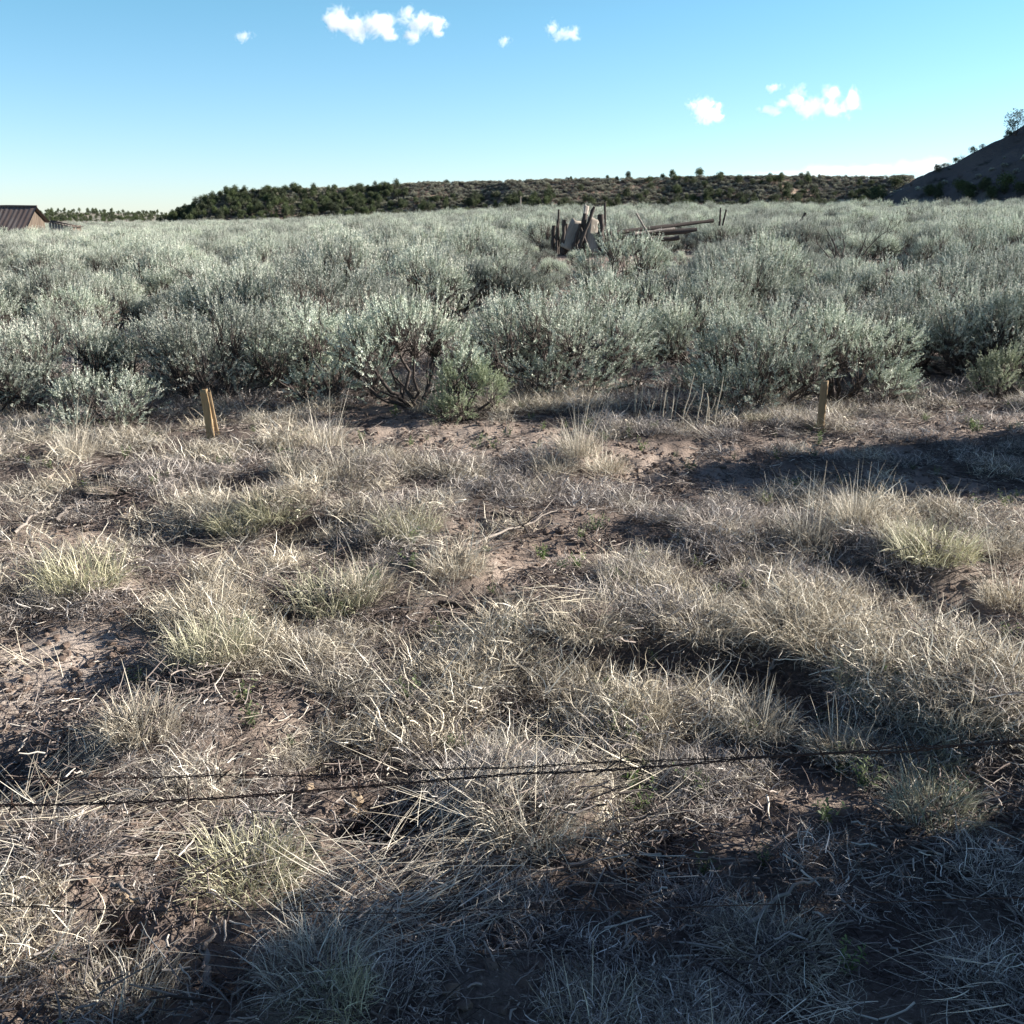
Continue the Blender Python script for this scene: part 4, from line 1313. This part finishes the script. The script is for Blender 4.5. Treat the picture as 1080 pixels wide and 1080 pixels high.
for px, py, sc, k, lab in [(735, 452, 1.05, 0, 'clump of dry brown upright stalks before the shaded bank'), (672, 442, .95, 1, 'pair of pale dry stalks west of the brown stalk clump'), (697, 446, .9, 0, 'leaning pale dry stalks between the other two clumps')]:
    x, y, z = ground_at(px, py)
    tag(link('dry_stalk_clump', T_STALK[k], loc=(x, y, z), rot=(0, 0, px), scale=sc), lab, 'dry weed', 'dry stalks at the back of the clearing')

# ------------------------------------------------------------------ grass, litter, weeds as stuff
rg = np.random.default_rng(301)


def field_pts(n, ymin=1.25, ymax=11.0, power=.9):
    y = ymin + (ymax - ymin) * rg.random(n) ** power
    x = (rg.random(n) * 2 - 1) * (.56 * y + .45)
    return x, y


def place(x, y, tilt=.12, sink=.0):
    z = hgt(x, y)
    e = .06
    nx = (hgt(x + e, y) - hgt(x - e, y)) / (2 * e); ny = (hgt(x, y + e) - hgt(x, y - e)) / (2 * e)
    rot = np.stack([np.arctan(ny) * .8 + rg.normal(size=len(x)) * tilt * .5, -np.arctan(nx) * .8 + rg.normal(size=len(x)) * tilt * .5, rg.random(len(x)) * 6.28], -1)
    rot[:, 2] = rg.random(len(x)) * 6.28
    # the mesh is turned about its own z first, then tilted: keep the tilt small so the order does not matter
    return np.stack([x, y, z - sink], -1), rot


# fine blades everywhere
x, y = field_pts(6600, 1.25, 11.0, .97)
def bare_near(x, y, e=.14):
    return np.maximum.reduce([bare(x, y), bare(x + e, y), bare(x - e, y), bare(x, y + e), bare(x, y - e)])
def hollow(x, y):
    h_ = np.zeros(len(x))
    for mx, my, mr, mh in MOUNDS:
        if mh < 0: h_ = np.maximum(h_, .8 * np.exp(-((x - mx) ** 2 + (y - my) ** 2) / (mr * mr) * 1.2))
    for hx, hy, hr, hd in HOLES: h_ = np.maximum(h_, 1.25 * np.exp(-((x - hx) ** 2 + (y - hy) ** 2) / (hr * hr) * .5))
    return np.clip(h_, 0, 1)
b_ = bare_near(x, y)
hole = np.clip((.57 - fbm(x * 2.1, y * 2.1, 401, 2)) * 9, 0, .96)
k = rg.random(len(x)) > np.maximum(np.maximum(np.clip(b_ * 1.4, 0, .985), hole), hollow(x, y))
x, y = x[k], y[k]
pts, rot = place(x, y)
zone = fbm(x * .8 + 5, y * .8, 21, 2)
warm = fbm(x * .5 + 3, y * .5 + 8, 23, 2)
choice = np.where(rg.random(len(x)) < np.clip((zone - .42) * 6, .15, .85), rg.integers(0, 5, len(x)), rg.integers(5, 8, len(x)))
choice = np.where(rg.random(len(x)) < .17, rg.integers(8, 11, len(x)), choice)
scatter('dry_grass', pts, rot, rg.uniform(.6, 1.35, len(x)) * np.where(y > 7, 1.1, np.where(y < 3.2, .74, 1)), choice, [('a_mat', m_) for m_ in T_MAT] + [('b_mat', m_) for m_ in T_MATS] + [('c_mat', m_) for m_ in T_DARK],
        'matted dead grass and litter covering the clearing', 'grass')
# loose tufts
x, y = field_pts(820)
k = rg.random(len(x)) > np.maximum(np.maximum(np.clip(bare_near(x, y) * 1.6, 0, 1), hollow(x, y)), np.clip((.52 - fbm(x * 2.1, y * 2.1, 401, 2)) * 9, 0, .97))
x, y = x[k], y[k]
pts, rot = place(x, y)
allt = T_STRAW + T_GREY + T_GREEN + T_DROOP[:2]
w = rg.random(len(x))
ch = np.where(w < .34, rg.integers(0, 4, len(x)), np.where(w < .8, rg.integers(4, 8, len(x)), np.where(w < .9, rg.integers(8, 11, len(x)), rg.integers(11, 13, len(x)))))
scatter('grass_tufts', pts, rot, rg.uniform(.35, .8, len(x)), ch, [('tuft', m_) for m_ in allt], 'small loose tufts of dry grass between the tussocks', 'grass')
# long lying straws
cx = [(60, 850, 11, .3), (530, 865, 15, .3), (640, 840, 10, .2), (250, 905, 4, .3), (500, 950, 6, .3), (60, 470, 12, .5), (880, 450, 14, .5), (760, 560, 8, .4), (960, 700, 8, .4), (380, 980, 8, .3)]
xs_, ys_ = [], []
for a_, b_, n_, r_ in cx:
    x0, y0, _ = ground_at(a_, b_)
    xs_.append(x0 + rg.normal(size=n_) * r_ * .5); ys_.append(y0 + rg.normal(size=n_) * r_ * .4)
x, y = field_pts(60)
x = np.concatenate(xs_ + [x]); y = np.concatenate(ys_ + [y])
pts, rot = place(x, y); rot[:, 2] = rg.normal(size=len(x)) * .55 + np.where(rg.random(len(x)) < .5, .5, 3.6)
pts[:, 2] += .015
scatter('fallen_straw', pts, rot, rg.uniform(.4, .9, len(x)), rg.integers(0, 3, len(x)), [('straw', m_) for m_ in T_LAY], 'long pale straws lying across the ground', 'straw')
# twigs and bark
x, y = field_pts(2600)
k = rg.random(len(x)) > bare_near(x, y) * .45
x, y = x[k], y[k]
pts, rot = place(x, y)
scatter('twig_litter', pts, rot, rg.uniform(.45, 1.1, len(x)), rg.integers(0, 4, len(x)), [('twig', m_) for m_ in T_TWIG], 'dark twigs and bark bits scattered over the soil', 'litter')
# green weeds
x, y = field_pts(420)
k = fbm(x * .6, y * .6, 91, 2) > .47
x, y = x[k], y[k]
pts, rot = place(x, y)
scatter('green_weeds', pts, rot, rg.uniform(.5, 1.1, len(x)), rg.integers(0, 3, len(x)), [('weed', m_) for m_ in T_WEED], 'small green weeds sprouting among the dead grass', 'weeds')


# clods
def rock_mesh(name, mat, seed, sub=2, amp=.35, squash=.7):
    bm = bmesh.new(); bmesh.ops.create_icosphere(bm, subdivisions=sub, radius=1)
    rgk = np.random.default_rng(seed); off = rgk.random(3) * 30
    from mathutils import noise
    for v in bm.verts:
        n_ = noise.noise(v.co * 1.1 + Vector(off)) * amp * 1.6 + noise.noise(v.co * 3 + Vector(off)) * amp * .5
        v.co *= 1 + n_
        v.co.z *= squash
    me = bpy.data.meshes.new(name); bm.to_mesh(me); bm.free(); me.materials.append(mat)
    return me


CLOD = [rock_mesh('clod', M['clod'], k) for k in range(4)]
x, y = field_pts(24000)
k = rg.random(len(x)) < np.clip(bare(x, y), .08, 1)
x, y = x[k], y[k]
pts, rot = place(x, y)
scatter('soil_clods', pts, rot, .004 + .020 * rg.random(len(x)) ** 2.2, rg.integers(0, 4, len(x)), [('clod', m_) for m_ in CLOD], 'loose soil clods and pebbles on the bare dirt', 'soil')
# under the sagebrush: sparse litter and dead grass
x = (rg.random(1500) * 2 - 1) * 9; y = 9.5 + 8 * rg.random(1500)
pts, rot = place(x, y)
scatter('shrub_litter', pts, rot, rg.uniform(.8, 1.7, len(x)), rg.integers(0, 7, len(x)), [('a_', m_) for m_ in T_TWIG[:2]] + [('b_', m_) for m_ in T_DARK[:2]] + [('c_', m_) for m_ in T_MAT[:3]], 'dead grass and bark litter under the sagebrush', 'litter')

# ------------------------------------------------------------------ rocks and sticks
for px, py, r, lab in [(131, 950, .035, 'small pale sandstone lump above the dark burrow'), (90, 972, .032, 'cream stone chip at the lip of the burrow'), (368, 862, .055, 'brown sandstone lump beside the small pit'), (376, 846, .035, 'reddish stone chip above the brown lump'), (325, 833, .03, 'pale pebble by the lower wire')]:
    x, y, z = ground_at(px, py); r *= .62
    tag(link('sandstone_lump', rock_mesh('sandstone', M['rock'], int(px), 3), loc=(x, y, z + r * .25), rot=(.3, .2, px), scale=(r * 1.3, r, r)), lab, 'stone', 'stones by the pits')


def stick(pts2, r, mat, label, seed=0, lift=.02, forks=2):
    rg = np.random.default_rng(seed)
    W = np.array([ground_at(a, b_) for a, b_ in pts2]); W[:, 2] += lift
    K = 14; t = np.linspace(0, 1, K); tt = np.linspace(0, 1, len(W))
    P = np.stack([np.interp(t, tt, W[:, i_]) for i_ in range(3)], -1)
    P[:, 2] += .03 * np.sin(t * PI) + rg.normal(size=K) * .004; P[:, :2] += rg.normal(size=(K, 2)) * .005
    org = P[0].copy(); P = P - org
    g = Geo(); v, q = tubes(P[None], (r * (1 - .6 * t))[None], 7); g.add(v, q)
    for f_ in range(forks):
        k0 = int(rg.integers(3, 10)); d = norm(P[k0 + 1] - P[k0]) + rg.normal(size=3) * .5; d[2] = abs(d[2]) * .5
        s = np.linspace(0, 1, 6)[:, None]; L = np.linalg.norm(P[-1]) * .35
        pp = P[k0] + norm(d) * s * L + rg.normal(size=(6, 3)) * .004
        v, q = tubes(pp[None], (r * .5 * (1 - .7 * s[:, 0]))[None], 6); g.add(v, q)
    return tag(link('fallen_branch', g.mesh('fallen_branch', [mat], True), loc=org), label, 'branch', 'fallen branches on the ground')


stick([(60, 553), (75, 543), (98, 537)], .016, M['deadwood'], 'bleached curved branch on the west ground', 1)
stick([(15, 566), (40, 550), (52, 545)], .010, M['deadwood'], 'thin bleached twig west of the curved branch', 2)
stick([(98, 505), (120, 512), (150, 514)], .015, M['bark'], 'dark branch lying north of the bleached one', 3)
stick([(465, 640), (500, 652), (545, 668), (570, 678)], .014, M['bark'], 'dark branch lying in the middle hollow', 4)
stick([(495, 652), (530, 640), (560, 628)], .010, M['deadwood'], 'grey twig crossing the dark middle branch', 5)
stick([(258, 487), (285, 486), (297, 490)], .010, M['deadwood'], 'bleached arched stick near the blond tussock', 6)
stick([(520, 545), (545, 555), (560, 572)], .010, M['bark'], 'thin dark stick on the pale middle ground', 7)
stick([(220, 1060), (222, 1035), (215, 1015)], .010, M['deadwood'], 'short pale crooked stick near the bottom', 8, .05)
stick([(125, 1008), (140, 992), (155, 978)], .007, M['deadwood'], 'pale splinter beside the dark burrow', 9, .06, 0)
stick([(790, 985), (840, 958), (880, 938)], .006, M['deadwood'], 'pale straight stick lying in the large shadow', 10, .04, 0)
stick([(800, 745), (815, 722), (826, 700)], .007, M['deadwood'], 'bleached twig standing in the black shadow mouth', 11, .06)
stick([(495, 580), (560, 560), (590, 540)], .008, M['deadwood'], 'long grey twig across the middle ground', 12)
for k in range(34):
    px = rng.uniform(0, 1080); py = rng.uniform(500, 900); a_ = rng.uniform(-1, 1); L_ = rng.uniform(20, 50)
    stick([(px, py), (px + L_, py + a_ * L_ * .3)], rng.uniform(.003, .006), M['deadwood'] if k % 2 else M['bark'], 'small loose twig lying on the ground between the tussocks', 100 + k, .015, int(rng.integers(0, 2)))
    COL.objects[-1]['group'] = 'small loose twigs on the ground'


# ------------------------------------------------------------------ barbed wire fence
def wire(ptsw, label, barbs, seed, thin=1.0):
    """two twisted strands following world points, with barbs as parts"""
    rg = np.random.default_rng(seed)
    ptsw = np.array(ptsw, float); tt = np.linspace(0, 1, len(ptsw)); N = 420
    t = np.linspace(0, 1, N)
    P = np.stack([np.interp(t, tt, ptsw[:, i_]) for i_ in range(3)], -1)
    ker = np.ones(25) / 25
    P = np.stack([np.convolve(np.pad(P[:, i_], 12, mode='edge'), ker, 'valid') for i_ in range(3)], -1)
    P[:, 2] += .006 * (vnoise(t * 22, t * 0, seed) - .5)
    a = t * 2 * PI * 52 + 6 * vnoise(t * 14, t * 0, seed + 1)
    org = P[N // 2].copy(); P = P - org
    o1 = np.stack([0 * a, np.cos(a), np.sin(a)], -1) * (.0013 if barbs else .0001)
    g = Geo()
    v, q = tubes(np.stack([P + o1, P - o1]), np.full((2, N), (0.0010 if barbs else .0008) * thin), 5); g.add(v, q)
    w_ = link('barbed_wire', g.mesh('wire_strand', [M['wire']], True), loc=org)
    bg_ = Geo()
    for k in range(2):
        s = np.linspace(-1, 1, 7)
        pp = np.stack([.003 * (k * 2 - 1) + s * .004, s * .014 * (1 if k else -1), s * .010], -1)
        pp[2:5] *= .7
        v, q = tubes(pp[None], (.0012 * (1 - .5 * np.abs(s)))[None], 4); bg_.add(v, q)
    bm_ = bg_.mesh('barb', [M['wire']])
    for x_ in (np.arange(-2.2, 2.2, .125) if barbs else ()):
        k = int(np.argmin(np.abs(P[:, 0] + org[0] - x_ - rg.normal() * .006)))
        link('barb', bm_, w_, loc=P[k], rot=(rg.random() * 3, rg.normal() * .3, rg.normal() * .3))
    return tag(w_, label, 'barbed wire', 'wires of the roadside fence')


def wpts(pl, Yd):
    return [at_depth(a, b_, Yd + dy) for a, b_, dy in pl]


wire(wpts([(-700, 868, 0), (-200, 857, 0), (0, 851, 0), (150, 846, 0), (330, 833, 0), (480, 822, 0), (620, 812, 0), (800, 800, 0), (950, 791, 0), (1080, 784, 0), (1500, 760, 0), (1800, 748, 0)], 1.30), 'dark twisted barbed wire, the thicker lower strand of the crossing pair', 1, 3)
wire(wpts([(-700, 834, 0), (-200, 826, 0), (0, 822, 0), (150, 820, 0), (330, 817, 0), (480, 812, 0), (620, 805, 0), (800, 797, 0), (950, 789, 0), (1080, 781, 0), (1500, 756, 0), (1800, 742, 0)], 1.42), 'thinner barbed wire strand meeting the thicker one at the east side', 1, 5, .75)
wire(wpts([(-900, 948, 0), (0, 956, 0), (150, 961, 0), (400, 962, 0), (600, 960, 0), (1080, 948, 0), (2000, 925, 0)], 1.5), 'faint thin smooth wire strand above the dark burrow', 0, 7)
for sx, Yd in ((-2.3, 1.42), (2.3, 1.42)):
    z = float(hgt(sx, Yd))
    me = log_mesh('fence_post', M['oldwood'], (0, 0, -.3), (0, 0, 1.25), .055, .05, 3)
    tag(link('fence_post', me, loc=(sx, Yd, z)), 'weathered wooden post carrying the barbed wires at the %s end' % ('west' if sx < 0 else 'east'), 'post', 'roadside fence posts')

# ------------------------------------------------------------------ shrubs and trees just outside the frame that throw the long shadows
TREE_S = juniper_mesh(91, 2.6, 1.3, 150, 90, False, False, .10)


def side_tree(x, y, sc, lab):
    e = link('juniper_tree', None, loc=(x, y, float(hgt(x, y)) - .1), scale=sc)
    link('crown', TREE_S[0], e); link('trunk', TREE_S[1], e)
    tag(e, lab, 'tree', 'junipers beside the fence')


side_tree(5.0, 2.5, (1.1, 1.05, 1.25), 'bushy juniper beside the roadside fence throwing the large shadow')
side_tree(7.4, 2.75, (1.15, 1.0, 1.12), 'second bushy juniper behind the first beside the fence')
side_tree(6.9, 8.2, (.8, .72, .95), 'juniper east of the clearing throwing the shaded strip')

# ------------------------------------------------------------------ clouds (volumes)
def cloud(name, Yd, blobs, dens, label, seed):
    """blobs: (px, py, rx px, ry px); a closed lumpy hull filled with noisy vapour that thins towards each blob's rim"""
    s = Yd / F / math.cos(PITCH * .9)
    cs = [(at_depth(a, b_, Yd), rx * s, ry * s) for a, b_, rx, ry in blobs]
    org = np.mean([c[0] for c in cs], 0)
    bm = bmesh.new()
    for c, rx, rz in cs:
        ry = (rx + rz) / 2
        r = bmesh.ops.create_icosphere(bm, subdivisions=3, radius=1.0)
        for v in r['verts']:
            v.co = Vector((v.co.x * rx * 1.3, v.co.y * ry * 1.3, v.co.z * rz * 1.3)) + Vector(c - org)
    me = bpy.data.meshes.new(name); bm.to_mesh(me); bm.free()
    tmp = bpy.data.objects.new('tmp', me); COL.objects.link(tmp)
    md = tmp.modifiers.new('r', 'REMESH'); md.mode = 'VOXEL'; md.voxel_size = max(2.0, min(c[2] for c in cs) * .22)
    dg = bpy.context.evaluated_depsgraph_get()
    me2 = bpy.data.meshes.new_from_object(tmp.evaluated_get(dg)); me2.name = name
    bpy.data.objects.remove(tmp)
    m, nt, out = new_mat(name + '_vapour')
    tc = nt.nodes.new('ShaderNodeTexCoord')
    oc = tc.outputs['Object']
    best = None
    for c, rx, rz in cs:
        ry = (rx + rz) / 2
        mp = nt.nodes.new('ShaderNodeMapping'); mp.vector_type = 'TEXTURE'
        mp.inputs['Location'].default_value = tuple(c - org); mp.inputs['Scale'].default_value = (rx, ry, rz)
        nt.links.new(oc, mp.inputs[0])
        ln = nt.nodes.new('ShaderNodeVectorMath'); ln.operation = 'LENGTH'; nt.links.new(mp.outputs[0], ln.inputs[0])
        f_ = math_n(nt, 'SUBTRACT', 1.0, ln.outputs['Value'])
        best = f_ if best is None else math_n(nt, 'MAXIMUM', best, f_)
    mean = float(np.mean([c[1] for c in cs]))
    nz = noise_n(nt, oc, 1.3 / mean, 7, .66, .5)
    d = math_n(nt, 'ADD', best, math_n(nt, 'MULTIPLY_ADD', nz, 3.4, -1.95))
    d = math_n(nt, 'MULTIPLY', math_n(nt, 'MULTIPLY', d, .9, clamp=True), dens * .62 / mean)
    pv = nt.nodes.new('ShaderNodeVolumePrincipled')
    pv.inputs['Color'].default_value = (1, 1, 1, 1); pv.inputs['Anisotropy'].default_value = .2
    nt.links.new(d, pv.inputs['Density']); nt.links.new(pv.outputs[0], out.inputs['Volume'])
    me2.materials.clear(); me2.materials.append(m)
    o = link(name, me2, loc=org)
    return tag(o, label, 'cloud', None, 'thing')


cloud('cumulus_cloud', 2500, [(358, 22, 17, 15), (375, 27, 18, 14), (398, 27, 20, 14), (410, 34, 14, 8)], 5, 'white puffy cloud, widest of the pair at the top of the sky', 1)
cloud('cumulus_cloud', 2600, [(430, 17, 11, 10), (445, 24, 18, 12), (462, 28, 11, 10), (432, 38, 12, 7)], 4, 'white cloud with a trailing wisp, smaller of the top pair', 2)
cloud('cumulus_cloud', 2700, [(583, 28, 9, 8), (598, 36, 16, 7)], 3, 'small slanting cloud alone near the top middle of the sky', 3)
cloud('cumulus_cloud', 2500, [(742, 112, 13, 11), (750, 121, 15, 11), (732, 110, 9, 7)], 5, 'compact white cloud hanging low, west of the wispy group', 4)
cloud('cumulus_cloud', 2600, [(842, 103, 12, 13), (858, 112, 22, 11), (880, 114, 22, 9), (900, 107, 9, 14), (876, 96, 13, 9), (814, 116, 14, 6), (825, 110, 12, 5)], 3.2, 'broad wispy white cloud cluster low in the east sky', 5)
cloud('cumulus_cloud', 2700, [(816, 92, 9, 5)], 2.5, 'tiny cloud shred just above the broad wispy cluster', 6)
cloud('cumulus_cloud', 2700, [(257, 38, 10, 6)], 2.2, 'tiny cloud shred west of the top pair', 7)
cloud('stratus_cloud', 3200, [(905, 180, 75, 8), (960, 176, 50, 9), (850, 183, 60, 5)], 2.2, 'faint white cloud band lying low between mesa and shaded hill', 9)
cloud('cumulus_cloud', 2700, [(532, 43, 7, 6)], 1.6, 'faintest cloud shred between the top pair and the slanting cloud', 8)
